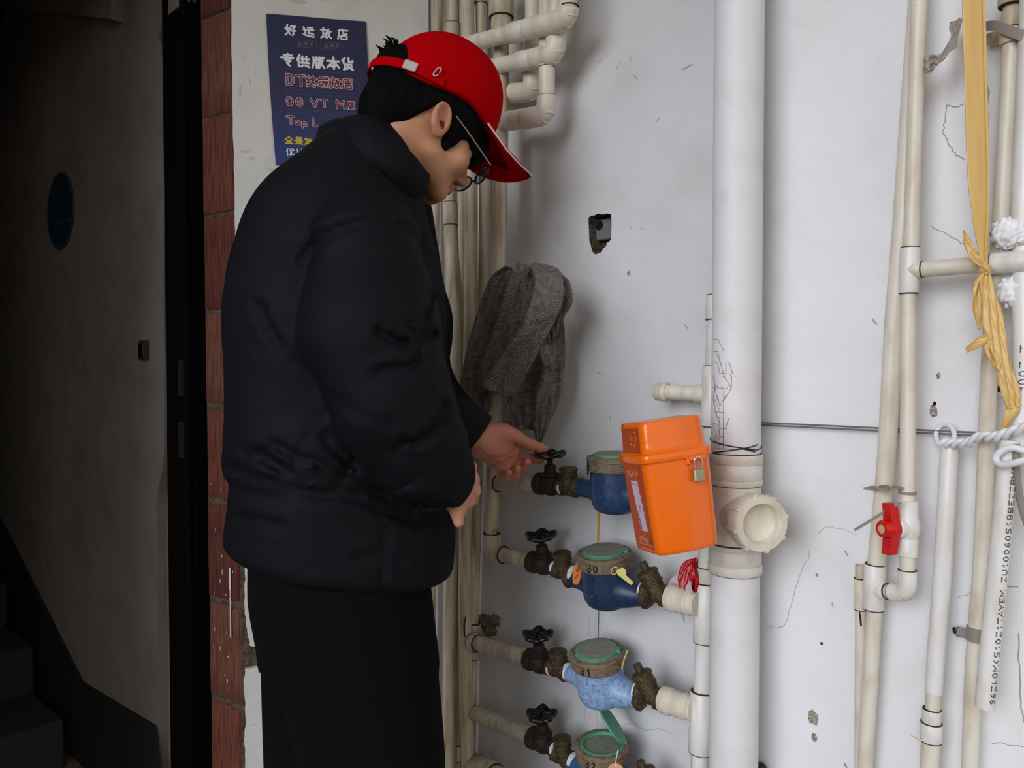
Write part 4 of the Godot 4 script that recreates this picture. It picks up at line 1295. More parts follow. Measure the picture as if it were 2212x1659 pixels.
func poster_print() -> ImageTexture:
	var w := 600
	var h := 910
	var im := Image.create(w, h, false, Image.FORMAT_RGB8)
	var top := Color(0.085, 0.11, 0.29)
	var low := Color(0.11, 0.20, 0.48)
	for y in h:
		var c := top.lerp(low, smoothstep(0.5, 1.0, float(y) / h))
		im.fill_rect(Rect2i(0, y, w, 1), c)
	var white := Color(0.93, 0.94, 0.95)
	var red := Color(0.42, 0.06, 0.09)
	var rim := Color(0.90, 0.78, 0.84)
	var line := Color(0.23, 0.29, 0.50)
	for e in [[0.356, 0.355], [0.492, 0.355], [0.512, 0.48], [0.622, 0.48], [0.640, 0.48], [0.752, 0.48]]:
		stroke_px(im, Vector2(w * 0.155, h * e[0]), Vector2(w * 0.90, h * e[0]), 1.0, line)
	for e in [[0.356, 0.492], [0.512, 0.622], [0.640, 0.752]]:
		stroke_px(im, Vector2(w * 0.155, h * e[0]), Vector2(w * 0.155, h * e[1]), 1.0, line)
		stroke_px(im, Vector2(w * 0.90, h * e[0]), Vector2(w * 0.90, h * e[1]), 1.0, line)
	var put := func(g: String, x: float, y: float, sx: float, sy: float, t: float, c: Color, edge := 0.0) -> void:
		if edge > 0.0:
			glyph_px(im, HAN[g], Vector2(x * w, y * h), Vector2(sx * w, sy * h), t + edge, rim)
		glyph_px(im, HAN[g], Vector2(x * w, y * h), Vector2(sx * w, sy * h), t, c)
	for e in [["hao", 0.23], ["yun", 0.41], ["fang", 0.585], ["dian", 0.755]]:
		put.call(e[0], e[1], 0.096, 0.102, 0.066, 5.4, white)
	for x in [0.32, 0.497, 0.67]:
		put.call("bar", x, 0.096, 0.05, 0.03, 1.2, line)
	for x in [0.375, 0.635]:      # two small rounded frames with lettering too small to read
		for k in 2:
			stroke_px(im, Vector2((x - 0.09) * w, (0.157 + 0.045 * k) * h), Vector2((x + 0.09) * w, (0.157 + 0.045 * k) * h), 1.3, Color(0.36, 0.35, 0.42))
		for sg in [-1, 1]:
			for k in 6:
				var a := -PI / 2 + PI * k / 6.0
				var b := -PI / 2 + PI * (k + 1) / 6.0
				stroke_px(im, Vector2((x + sg * 0.09) * w + sg * cos(a) * 0.02 * w, (0.1795 + sin(a) * 0.0225) * h), Vector2((x + sg * 0.09) * w + sg * cos(b) * 0.02 * w, (0.1795 + sin(b) * 0.0225) * h), 1.3, Color(0.36, 0.35, 0.42))
		for k in 3:
			glyph_px(im, ["14 84|20 29|50 59|08 98|31 91", "04 94|40 49|12 82 89 19|70 66", "21 81|41 36 09|61 67 98|05 95"][k], Vector2((x - 0.055 + 0.055 * k) * w, 0.1795 * h), Vector2(0.042 * w, 0.026 * h), 1.2, Color(0.50, 0.45, 0.45))
	for e in [["zhuan", 0.185], ["gong", 0.342], ["ban", 0.492], ["ben", 0.642], ["huo", 0.795]]:
		put.call(e[0], e[1], 0.293, 0.118, 0.076, 6.6, white)
	for e in [["D", 0.20, 0.075], ["T", 0.305, 0.082], ["zhong", 0.415, 0.098], ["duan", 0.532, 0.098], ["fang", 0.655, 0.098], ["dian", 0.778, 0.098]]:
		put.call(e[0], e[1], 0.424, e[2], 0.064, 5.0 if e[2] < 0.09 else 4.0, red, 3.6)
	for e in [["O", 0.185, 0.07], ["G", 0.28, 0.07], ["V", 0.43, 0.07], ["T", 0.53, 0.065], ["M", 0.695, 0.075], ["ban", 0.80, 0.072]]:
		put.call(e[0], e[1], 0.567, e[2], 0.050, 3.6, red, 3.2)
	for e in [["T", 0.18, 0.07, 0.693, 0.050], ["o", 0.25, 0.05, 0.697, 0.050], ["p", 0.318, 0.055, 0.705, 0.058], ["L", 0.425, 0.05, 0.695, 0.050]]:
		put.call(e[0], e[1], e[3], e[2], e[4], 4.0, red, 3.2)
	for e in [["quan", 0.15], ["shi", 0.247], ["fang", 0.345], ["dian", 0.442]]:
		put.call(e[0], e[1], 0.826, 0.075, 0.043, 4.2, Color(0.86, 0.72, 0.16))
	for e in [["you", 0.155], ["bar", 0.225], ["tse", 0.292], ["bar", 0.36]]:
		put.call(e[0], e[1], 0.905, 0.075 if e[0] != "bar" else 0.03, 0.048, 3.0, white)
	return ImageTexture.create_from_image(im)

func box_print(which: int) -> ImageTexture:
	var im := Image.create(160, 330 if which == 0 else 110, false, Image.FORMAT_RGB8)
	im.fill(Color(0.70, 0.26, 0.07))
	var r := RandomNumberGenerator.new()
	r.seed = 12 + which
	var pale := Color(0.93, 0.62, 0.45)
	if which == 1:
		for k in 11:
			var c := Vector2(r.randf_range(70, 140), r.randf_range(15, 95))
			stroke_px(im, c, c + Vector2(r.randf_range(-22, 22), r.randf_range(-14, 14)), 2.4, Color(0.90, 0.55, 0.20))
		return ImageTexture.create_from_image(im)
	for row in [[22, 48, 20, 120], [276, 304, 40, 120]]:    # two lines of worn lettering
		var x: float = row[2]
		while x < row[3]:
			for k in 4:
				var c := Vector2(x + r.randf_range(0, 14), r.randf_range(row[0], row[1]))
				stroke_px(im, c, c + (Vector2(r.randf_range(5, 12), 0) if k % 2 else Vector2(0, r.randf_range(6, 16))), 1.9, pale)
			x += 20
	for k in 9:
		stroke_px(im, Vector2(20 + k * 14, 314 + r.randf_range(-2, 2)), Vector2(29 + k * 14, 314 + r.randf_range(-2, 2)), 1.6, pale)
	var torn := Color(0.80, 0.72, 0.80)
	for y in range(66, 262):
		var u := (y - 66.0) / 196.0
		var a := 40.0 + 30.0 * u + 4.0 * sin(y * 0.35) * u
		var b := 100.0 + 26.0 * u + 3.0 * sin(y * 0.21)
		stroke_px(im, Vector2(a, y), Vector2(b, y), 1.0, torn)
	stroke_px(im, Vector2(62, 190), Vector2(76, 252), 3.0, Color(0.28, 0.20, 0.24))
	stroke_px(im, Vector2(52, 78), Vector2(88, 80), 1.6, Color(0.55, 0.45, 0.50))
	for y in [166, 174, 182]:
		stroke_px(im, Vector2(80, y), Vector2(96, y), 1.8, Color(0.72, 0.25, 0.30))
	stroke_px(im, Vector2(140, 280), Vector2(140, 308), 3.5, Color(0.25, 0.14, 0.12))
	return ImageTexture.create_from_image(im)

func build_small_things() -> void:
	# poster
	var a := on_left(575, 30, 0.0135)
	var b := on_left(790, 47, 0.0135)
	var c := on_left(806, 369, 0.0135)
	var d := on_left(596, 358, 0.0135)
	var o := thing("poster", "dark blue poster with white, red and yellow lettering behind the man's head", "poster", CORNER + left_basis * d, left_basis)
	var s := shape()
	var n := 16
	var at := func(u: float, v: float) -> Vector3:
		var p := a.lerp(b, u).lerp(d.lerp(c, u), v)
		p.x += 0.0035 * sin(PI * v) * (1.0 - u) * -0.6
		return p - d + Vector3(0, 0, 0.0015 + 0.004 * pow(1.0 - u, 4) * pow(v, 3) + 0.0008 * sin(u * 7.0 + v * 3.0))
	for i in n:
		for j in n:
			var corners := [[i, j], [i + 1, j], [i + 1, j + 1], [i, j], [i + 1, j + 1], [i, j + 1]]
			for e in corners:
				var uv := Vector2(float(e[0]) / n, float(e[1]) / n)
				s.set_smooth_group(1)
				s.set_uv(uv)
				s.add_vertex(at.call(uv.x, uv.y))
	var m := StandardMaterial3D.new()
	m.roughness = 0.45
	m.albedo_texture = poster_print()
	part("sheet", s, m, o)

	# towel
	build_towel()

# ---------------------------------------------------------------- pipes, valve, cords and ribbon on the right
func lettering(root: MeshInstance3D, text: String, a: Vector3, b: Vector3, r: float, ang: float, size: Vector2, w: float) -> void:   # print that runs up a pipe
	var s := shape()
	for k in text.length():
		var ch := text.substr(k, 1)
		if DIGITS.has(ch):
			ink_round(s, DIGITS[ch], a.lerp(b, (k + 0.5) / text.length()), r, ang, size, w, 1)
	wpart("print", s, mats["print grey"], root)

func build_right_pipes() -> void:
	var group := "white pipes on the wall at the right"
	# the outer of the close pair, with the tee at its foot
	var p := px_path([[1992, -160, 0.03], [1983, 0, 0.03], [1961, 300, 0.03], [1946, 520, 0.03], [1931, 700, 0.03], [1914, 1000, 0.034], [1893, 1225, 0.038]])
	var q := px_path([[1889, 1315, 0.038], [1868, 1659, 0.03]])
	var foot := to_floor(q[-1])
	var o := wall_thing("wall_pipe", "cream pipe leaning beside the red-handled valve, with a tee at its lower end", "pipe", foot, group)
	piece(o, "pipe", smooth_path(p, 5), 0.0122, "pvc")
	piece(o, "lower_pipe", [q[0], q[1], foot], 0.0105, "pvc")
	var t0 := on_wall(1891, 1219, 0.038)
	var t1 := on_wall(1886, 1315, 0.038)
	sleeve(o, "tee", t0, t1, 0.0142, "pvc white")
	# the inner one with the valve
	var r2 := px_path([[1993, -160, 0.055], [1986, 0, 0.055], [1975, 300, 0.055], [1969, 530, 0.055], [1963, 640, 0.055], [1961, 1000, 0.057], [1960, 1085, 0.058]])
	var corner := on_wall(1960, 1282, 0.058)
	o = wall_thing("wall_pipe", "cream pipe that carries the red-handled valve, branching level with the ribbon knot", "pipe", corner, group)
	piece(o, "pipe", smooth_path(r2, 5), 0.0098, "pvc")
	sleeve(o, "tee", on_wall(1966, 535, 0.055), on_wall(1963, 633, 0.055), 0.0122, "pvc white")
	var jc := on_wall(1965, 584, 0.055)
	var je := on_wall(2140, 575, 0.058)
	je.y = jc.y
	var je2 := on_wall(2300, 562, 0.058)
	je2.y = jc.y
	piece(o, "branch", [jc, je2], 0.0105, "pvc")
	sleeve(o, "branch_socket", jc, on_wall(1992, 583, 0.055) * Vector3(1, 0, 1) + Vector3(0, jc.y, 0), 0.0122, "pvc")
	sleeve(o, "branch_coupling", je, je2, 0.0130, "pvc white")
	elbow(o, on_wall(1960, 1232, 0.058), corner, corner.lerp(on_wall(1889, 1275, 0.038), 0.45), 0.0122, "pvc white")
	piece(o, "cross_pipe", [corner, on_wall(1889, 1275, 0.038)], 0.0100, "pvc old")
	sleeve(o, "branch_socket", on_wall(1889, 1275, 0.038), corner.lerp(on_wall(1889, 1275, 0.038), 0.60), 0.0118, "pvc white")
	piece(o, "nipple", [on_wall(1960, 1190, 0.058), on_wall(1960, 1240, 0.058)], 0.0100, "pvc")
	# ball valve
	var va := on_wall(1961, 1080, 0.058)
	var vb := on_wall(1961, 1201, 0.058)
	var v := wall_thing("ball_valve", "white plastic ball valve with a red butterfly handle", "valve", vb)
	var s := shape()
	var l := va.y - vb.y
	lathe(s, [Vector2(0.0098, 0), Vector2(0.0130, 0.0008), Vector2(0.0130, l * 0.30), Vector2(0.0122, l * 0.32), Vector2(0.0150, l * 0.42), Vector2(0.0155, l * 0.52), Vector2(0.0145, l * 0.64), Vector2(0.0128, l * 0.70), Vector2(0.0128, l - 0.0008), Vector2(0.0098, l)], 28)
	part("body", s, mats["pvc white"], v)
	var d := Vector3(-0.50, 0.0, 0.866)
	var side := Vector3.UP.cross(d).normalized()
	var f := Transform3D(Basis(side, d, side.cross(d)), Vector3(0, l * 0.51, 0))     # y runs out along the stem
	s = shape()
	lathe(s, [Vector2(0.0135, 0.008), Vector2(0.0135, 0.019), Vector2(0.0122, 0.0205)], 24, f)
	part("bonnet", s, mats["pvc white"], v)
	s = shape()
	lathe(s, [Vector2(0.0125, 0.0205), Vector2(0.0128, 0.022), Vector2(0.0120, 0.040), Vector2(0.0105, 0.0425), Vector2(0.0060, 0.0425), Vector2(0.0055, 0.0415)], 28, f)
	var up := f.basis.inverse() * Vector3.UP
	for sg in [-1.0, 1.0]:
		var rings := []
		for e in [[0.008, 0.0088, 0.026], [0.014, 0.0078, 0.027], [0.024, 0.0070, 0.0285], [0.0325, 0.0065, 0.030], [0.0340, 0.0055, 0.030]]:
			var c: Vector3 = up * e[0] * sg + Vector3(0, e[2], 0)
			var ww: Vector3 = up.cross(Vector3.UP).normalized() * e[1] * sg
			var hh := Vector3(0, 0.0065, 0)
			rings.append(PackedVector3Array([f * (c - ww - hh), f * (c - ww + hh), f * (c + ww + hh), f * (c + ww - hh)]))
		loft(s, rings, true, -1)
		for k in 4:
			block(s, f * Transform3D(Basis(up.cross(Vector3.UP).normalized(), Vector3.UP, up), up * sg * (0.0165 + 0.0042 * k) + Vector3(0, 0.0352, 0)), Vector3(0.012, 0.0016, 0.0016), 0.0004)
	part("handle", s, mats["red plastic"], v)
	s = shape()
	lathe(s, [Vector2(0.0058, 0.0410), Vector2(0.0058, 0.0428), Vector2(0, 0.0432)], 20, f)
	part("stem_end", s, mats["dull cream"], v)
	# cut-off pipe beside the tee
	o = wall_thing("cut_pipe", "short cut-off pipe with an open dark mouth, left of the tee", "pipe", to_floor(on_wall(1853, 1659, 0.016)))
	s = shape()
	var c0 := on_wall(1858, 1316, 0.018)
	var c1 := on_wall(1858, 1221, 0.018)
	tube(s, [on_wall(1858, 1252, 0.018), c1], 0.0066, 16, false)
	tube(s, [c1, on_wall(1858, 1252, 0.018)], 0.0056, 16, false)
	wpart("mouth", s, mats["pvc old"], o)
	s = shape()
	tube(s, [c1 - Vector3(0, 0.006, 0), c1 - Vector3(0, 0.005, 0)], 0.0056, 16)
	wpart("opening", s, mats["dark hole"], o)
	sleeve(o, "coupling", c0, on_wall(1858, 1250, 0.018), 0.0086, "pvc")
	piece(o, "pipe", [c0, on_wall(1856, 1659, 0.016), to_floor(on_wall(1853, 1659, 0.016))], 0.0068, "pvc")
	s = shape()
	tube(s, [on_wall(1856, 1318, 0.0255), on_wall(1858, 1332, 0.0255), on_wall(1860, 1352, 0.0245)], [0.0006, 0.0014, 0.0012], 6)
	wpart("rust_streak", s, mats["rusty"], o)
	# third pipe, below the cord loop
	p = px_path([[2052, 966, 0.03], [2050, 1000, 0.035], [2036, 1250, 0.04], [2022, 1417, 0.04], [2018, 1496, 0.04]])
	o = wall_thing("wall_pipe", "white pipe that starts below the cord loop, with a bare joint near its foot", "pipe", to_floor(on_wall(2008, 1659, 0.04)), group)
	piece(o, "pipe", p, 0.0113, "pvc white")
	piece(o, "inner_pipe", [on_wall(2018, 1480, 0.04), on_wall(2014, 1545, 0.04)], 0.0094, "pvc")
	sleeve(o, "coupling", on_wall(2013, 1532, 0.04), on_wall(2012, 1562, 0.04), 0.0118, "pvc white")
	sleeve(o, "coupling_band", on_wall(2012, 1561, 0.04), on_wall(2011, 1600, 0.04), 0.0138, "pvc white")
	piece(o, "lower_pipe", [on_wall(2011, 1595, 0.04), on_wall(2008, 1659, 0.04), to_floor(on_wall(2008, 1659, 0.04))], 0.0118, "pvc")
	s = shape()
	tube(s, [on_wall(1968, 1587, 0.052), on_wall(1985, 1598, 0.054), on_wall(1998, 1599, 0.054)], 0.0014, 8)
	wpart("strap_end", s, mats["pvc"], o)
	# fourth pipe: from the top strap down past the clamp
	p = px_path([[2192, -160, 0.035], [2186, 60, 0.035], [2176, 250, 0.035], [2162, 464, 0.035], [2148, 640, 0.035], [2137, 795, 0.035], [2129, 1012, 0.035], [2118, 1250, 0.035], [2110, 1350, 0.035], [2095, 1659, 0.035]])
	p.append(to_floor(p[-1]))
	o = wall_thing("wall_pipe", "long pipe running behind the ribbon, held by a grey clamp near the bottom", "pipe", p[-1], group)
	piece(o, "pipe", smooth_path(p, 4), 0.0098, "pvc")
	sleeve(o, "flared_socket", on_wall(2190, -20, 0.035), on_wall(2188, 12, 0.035), 0.0165, "pvc old")
	sleeve(o, "coupling", on_wall(2188, 12, 0.035), on_wall(2186, 60, 0.035), 0.0108, "pvc old")
	o = wall_thing("pipe_strap", "bent plastic strap holding the pipe near the top edge", "strap", on_wall(2150, 75, 0.0))
	s = shape()
	ribbon(s, smooth_path([on_wall(2120, 58, 0.03), on_wall(2135, 56, 0.042), on_wall(2155, 56, 0.05), on_wall(2180, 66, 0.055), on_wall(2215, 78, 0.055), on_wall(2260, 90, 0.04)], 4), spread([0.004, 0.006, 0.006, 0.006, 0.006, 0.005], 4), [Vector3(0, 1, 0.3)], 0.0010)
	wpart("strap", s, mats["cloudy plastic"], o)
	s = shape()
	tube(s, [on_wall(2186, 95, 0.035), on_wall(2186, 68, 0.035)], 0.0135, 18)
	block(s, Transform3D(Basis(), on_wall(2158, 80, 0.012)), Vector3(0.028, 0.014, 0.016), 0.002)
	wpart("saddle", s, mats["pvc old"], o)
	o = wall_thing("pipe_clamp", "grey pipe clamp with a black screw low on the wall", "clamp", on_wall(2062, 1363, 0.0))
	s = shape()
	tube(s, [on_wall(2109, 1384, 0.035), on_wall(2110, 1354, 0.035)], 0.0118, 20)
	block(s, Transform3D(Basis(), on_wall(2086, 1368, 0.016)), Vector3(0.026, 0.013, 0.008), 0.003)
	wpart("band", s, mats["cable grey"], o)
	s = shape()
	tube(s, [on_wall(2076, 1364, 0.014), on_wall(2064, 1362, 0.018)], [0.0025, 0.0032], 10)
	tube(s, [on_wall(2063, 1362, 0.018), on_wall(2060, 1362, 0.018)], 0.0045, 10)
	wpart("screw", s, mats["ink"], o)
	# pipe with print, ending in the open
	var e0 := on_wall(2127, 1527, 0.065)
	var e1 := on_wall(2181, 950, 0.065)
	o = wall_thing("wall_pipe", "white pipe with a printed code, its cut end hanging free", "pipe", e0, group)
	var tb := piece(o, "pipe", [e0, e1], 0.0113, "pvc white", 22)
	lettering(tb, "96ZL0M(S10Z1TAYEM ZU10060S1BBEZZPMOZ", e0.lerp(e1, 0.02), e0.lerp(e1, 0.94), 0.0113, 0.95, Vector2(0.0062, 0.0070), 0.0012)
	# pipe at the edge of the view
	p = px_path([[2233, -160, 0.045], [2225, 100, 0.045], [2209, 470, 0.045], [2211, 600, 0.048], [2213, 760, 0.05], [2205, 920, 0.05], [2200, 1000, 0.05]])
	o = wall_thing("wall_pipe", "white printed pipe entering at the edge beside the ribbon's tail", "pipe", p[-1], group)
	tb = piece(o, "pipe", p, 0.0125, "pvc white", 22)
	lettering(tb, "900Z-T", on_wall(2205, 850, 0.05), on_wall(2211, 745, 0.05), 0.0125, 0.25, Vector2(0.0068, 0.0078), 0.0012)
	# grey cable
	o = wall_thing("cable", "grey cable dropping from the white cords at the edge", "cable", on_wall(2240, 1180, 0.05))
	piece(o, "cable", smooth_path([on_wall(2196, 960, 0.075), on_wall(2196, 1020, 0.07), on_wall(2204, 1080, 0.06), on_wall(2222, 1140, 0.055), on_wall(2250, 1200, 0.05)], 6), 0.0042, "cable grey", 10)

	# steel rod with the cord
	o = wall_thing("wire_rod", "pair of dark steel wires stretched across the wall behind the pipes", "wire", on_wall(1640, 918, 0.01))
	var w0 := on_wall(1560, 911, 0.012)
	var w1 := on_wall(2120, 938, 0.012)
	piece(o, "strand", [w0 + Vector3(0, 0.0016, 0), w1 + Vector3(0, 0.0018, 0)], 0.0013, "steel wire", 8)
	piece(o, "strand", [w0 - Vector3(0, 0.0018, 0), w0.lerp(w1, 0.5) - Vector3(0, 0.0022, 0), w1 - Vector3(0, 0.0022, 0)], 0.0013, "steel wire", 8)
	o = wall_thing("white_cord", "twisted white cord looped over the steel wires", "cord", on_wall(2045, 960, 0.03))
	s = shape()
	var loop := []
	for k in 21:
		var a := TAU * k / 20.0
		loop.append(on_wall(2042 + 20 * cos(a), 941 + 24 * sin(a), 0.02 + 0.012 * sin(a + 0.6)))
	tube(s, loop, 0.0034, 10)
	var mid := smooth_path([on_wall(2040, 957, 0.04), on_wall(2062, 958, 0.045), on_wall(2090, 957, 0.055), on_wall(2118, 944, 0.065), on_wall(2150, 944, 0.075), on_wall(2182, 934, 0.08), on_wall(2225, 920, 0.085), on_wall(2260, 914, 0.085)], 8)
	for st in 2:
		var path := []
		for i in mid.size():
			var a := i * 0.62 + PI * st
			path.append(mid[i] + Vector3(0.2, 1, 0.1).normalized() * 0.0040 * sin(a) + Vector3(-0.4, 0.1, 0.9).normalized() * 0.0040 * cos(a))
		tube(s, smooth_path(path, 2), 0.0036, 10)
	wpart("cord", s, mats["cord white"], o)
	o = wall_thing("white_cord", "white cord bight hanging just below the twisted cord at the edge", "cord", on_wall(2165, 1006, 0.08))
	piece(o, "cord", smooth_path([on_wall(2250, 985, 0.085), on_wall(2212, 973, 0.085), on_wall(2182, 967, 0.085), on_wall(2158, 978, 0.085), on_wall(2151, 993, 0.085), on_wall(2165, 1004, 0.09), on_wall(2192, 1000, 0.095), on_wall(2220, 993, 0.095), on_wall(2250, 992, 0.095)], 7), 0.0042, "cord white", 12)
	# tie strips
	o = wall_thing("tie_strip", "grey plastic-coated tie binding the close pair of pipes above the valve", "tie", on_wall(1900, 1058, 0.05))
	s = shape()
	for st in 2:
		var path := []
		for i in 15:
			var u := i / 14.0
			var a := u * 9.0 + PI * st
			path.append(on_wall(lerpf(1866, 1950, u), 1055 + 5 * sin(a) * sin(PI * u), 0.05 + 0.022 * u + 0.003 * cos(a)))
		ribbon(s, path, spread([0.0012, 0.0022, 0.0022, 0.0016], 5).slice(0, 15), [Vector3(0, 1, 0)], 0.0006)
	var hp := []
	for k in 15:
		var a := -1.2 + 3.6 * k / 14.0
		hp.append(on_wall(1960, 1064, 0.057) + Vector3(sin(a) * 0.0106, 0, cos(a) * 0.0106))
	ribbon(s, hp, spread([0.002, 0.002], 14), [Vector3(0, 1, 0)], 0.0005)
	wpart("strip", s, mats["tie strip"], o)
	o = wall_thing("tie_strip", "stiff grey tie end sticking out beside the red handle", "tie", on_wall(1905, 1108, 0.06))
	s = shape()
	ribbon(s, [on_wall(1946, 1085, 0.085), on_wall(1910, 1106, 0.085), on_wall(1880, 1125, 0.085), on_wall(1846, 1145, 0.085)], [0.0016, 0.0019, 0.0019, 0.0017], [Vector3(0.3, 1, 0.1)], 0.0009)
	wpart("strip", s, mats["tie strip"], o)
	# cloudy strap by the pair of pipes
	o = wall_thing("plastic_strap", "twisted strip of cloudy plastic hooked on the pipe near the top of the ribbon", "strap", on_wall(2000, 150, 0.06))
	s = shape()
	cloth(s, smooth_path([on_wall(1997, 153, 0.07), on_wall(2003, 138, 0.075), on_wall(2014, 132, 0.07), on_wall(2026, 138, 0.065)], 4), spread([0.004, 0.008, 0.008, 0.003], 4), Vector3(0.4, 0.8, 0), 0.002, 1.0)
	cloth(s, smooth_path([on_wall(2018, 138, 0.07), on_wall(2032, 122, 0.065), on_wall(2050, 104, 0.055), on_wall(2062, 78, 0.045), on_wall(2064, 60, 0.04), on_wall(2066, 44, 0.035)], 5), spread([0.005, 0.010, 0.008, 0.004, 0.007, 0.008], 5), Vector3(0.8, 0.5, -0.3), 0.002, 1.0, 0.8)
	cloth(s, [on_wall(2000, 158, 0.075), on_wall(2010, 152, 0.075), on_wall(2018, 146, 0.07)], [0.003, 0.003, 0.002], Vector3(0.3, 0.9, 0), 0.001, 1.0)
	wpart("strip", s, mats["cloudy plastic"], o)
	# white sealing tape round the joint behind the branch
	o = wall_thing("sealing_tape", "torn white sealing tape bunched round the joint behind the ribbon knot", "tape", on_wall(2165, 655, 0.035))
	s = shape()
	lump(s, on_wall(2176, 503, 0.06), Vector3(0.017, 0.018, 0.014), 3, 0.42, 2.6, 22)
	lump(s, on_wall(2205, 512, 0.055), Vector3(0.014, 0.012, 0.012), 4, 0.42, 2.8, 18)
	lump(s, on_wall(2186, 630, 0.045), Vector3(0.019, 0.019, 0.016), 5, 0.42, 2.4, 22)
	lump(s, on_wall(2212, 620, 0.045), Vector3(0.018, 0.017, 0.014), 6, 0.42, 2.6, 18)
	wpart("torn_tape", s, mats["foam tape"], o)
	s = shape()
	for k in 4:
		block(s, Transform3D(Basis(Vector3.BACK, 0.08 * k - 0.1), on_wall(2168 + 15 * k, 545 - 6 * (k % 2), 0.045)), Vector3(0.010, 0.030, 0.010), 0.002)
	wpart("wrapping", s, mats["pvc white"], o)
	# ribbon
	o = wall_thing("ribbon", "golden satin ribbon knotted round the branch pipe with hanging tails", "ribbon", on_wall(2126, 900, 0.07))
	var ax := Vector3(0.72, 0, -0.69)
	s = shape()
	cloth(s, smooth_path(px_path([[2098, -160, 0.11], [2103, 100, 0.10], [2108, 250, 0.095], [2113, 390, 0.09], [2119, 470, 0.088], [2124, 540, 0.082], [2127, 577, 0.078]]), 8), spread([0.0125, 0.0122, 0.0122, 0.0122, 0.0100, 0.0060, 0.0032], 8), ax, 0.0005, 0.8, 0.3)
	ribbon(s, smooth_path(px_path([[2121, -160, 0.112], [2127, 100, 0.102], [2131, 250, 0.097], [2134, 390, 0.091], [2132, 480, 0.088], [2128, 560, 0.08]]), 6), spread([0.0015, 0.0016, 0.0016, 0.0016, 0.0014, 0.001], 6), [ax], 0.0008)
	wpart("band", s, mats["satin"], o)
	s = shape()
	lump(s, on_wall(2127, 583, 0.078), Vector3(0.0065, 0.0070, 0.007), 11, 0.5, 2.0, 10)
	tube(s, smooth_path([on_wall(2118, 574, 0.075), on_wall(2128, 578, 0.085), on_wall(2137, 590, 0.075)], 4), 0.0028, 8)
	wpart("knot", s, mats["satin"], o)
	s = shape()
	cloth(s, smooth_path(px_path([[2127, 586, 0.078], [2134, 630, 0.082], [2144, 690, 0.082], [2155, 740, 0.08], [2170, 800, 0.078], [2184, 850, 0.075], [2190, 880, 0.072]]), 7), spread([0.0040, 0.0098, 0.0118, 0.0112, 0.0100, 0.0095, 0.0085], 7), ax, 0.0026, 2.6, 0.7, 0.0006, 17)
	cloth(s, smooth_path(px_path([[2190, 878, 0.073], [2184, 898, 0.075], [2172, 922, 0.072], [2166, 936, 0.07]]), 4), spread([0.0075, 0.0085, 0.0075, 0.0050], 4), Vector3(0.6, 0.5, -0.6), 0.0012, 1.0)
	cloth(s, smooth_path(px_path([[2125, 588, 0.080], [2113, 620, 0.086], [2110, 660, 0.086], [2117, 712, 0.082]]), 6), spread([0.0020, 0.0058, 0.0062, 0.0008], 6), ax, 0.0016, 1.0, 1.0)
	cloth(s, smooth_path(px_path([[2125, 576, 0.080], [2108, 556, 0.086], [2092, 528, 0.086], [2081, 498, 0.082]]), 6), spread([0.0024, 0.0052, 0.0046, 0.0006], 6), Vector3(0.6, 0.5, -0.5), 0.0014, 1.0, 2.0)
	cloth(s, smooth_path(px_path([[2142, 722, 0.086], [2124, 735, 0.09], [2106, 744, 0.09], [2088, 754, 0.086]]), 5), spread([0.0018, 0.0052, 0.0068, 0.0052], 5), Vector3(0.35, 0.9, -0.3), 0.0015, 1.0)
	cloth(s, smooth_path(px_path([[2140, 728, 0.086], [2136, 750, 0.088], [2146, 775, 0.086], [2156, 800, 0.084]]), 5), spread([0.0018, 0.0056, 0.0060, 0.0020], 5), ax, 0.0016, 1.0, 1.0)
	wpart("tail", s, mats["satin"], o)
	o = wall_thing("wall_plug", "small pale wall plug between the long pipe and the ribbon", "plug", on_wall(2157, 853, 0.0))
	s = shape()
	lump(s, on_wall(2157, 853, 0.006), Vector3(0.004, 0.004, 0.006), 2, 0.1, 1.0, 8)
	wpart("head", s, mats["pvc white"], o)
	s = shape()
	block(s, Transform3D(Basis(), on_wall(2158, 845, 0.004)), Vector3(0.003, 0.014, 0.004), 0.001)
	wpart("nail", s, mats["ink"], o)
	o = wall_thing("rubber_plug", "small black rubber plug in the wall beside the drain pipe at the bottom edge", "plug", on_wall(1640, 1662, 0.0))
	s = shape()
	lump(s, on_wall(1640, 1664, 0.012), Vector3(0.012, 0.012, 0.014), 8, 0.15, 1.2, 12)
	wpart("plug", s, mats["black plastic"], o)

# ---------------------------------------------------------------- smooth bodies from distance fields
func bone(p: Vector3, a: Vector3, b: Vector3, ra: float, rb: float) -> float:
	var ba := b - a
	var h := clampf((p - a).dot(ba) / ba.length_squared(), 0.0, 1.0)
	return p.distance_to(a + ba * h) - lerpf(ra, rb, h)

func melt(a: float, b: float, k: float) -> float:
	var h := maxf(k - absf(a - b), 0.0) / k
	return minf(a, b) - h * h * k * 0.25

func egg(p: Vector3, c: Vector3, r: Vector3) -> float:
	var q := (p - c) / r
	var l := q.length()
	return (l - 1.0) * minf(r.x, minf(r.y, r.z)) if l < 0.3 else l * (l - 1.0) / (q / r).length()

func chain(p: Vector3, pts: Array, rad: Array, k: float) -> float:
	var d := 1e3
	for i in pts.size() - 1:
		d = melt(d, bone(p, pts[i], pts[i + 1], rad[i], rad[i + 1]), k)
	return d

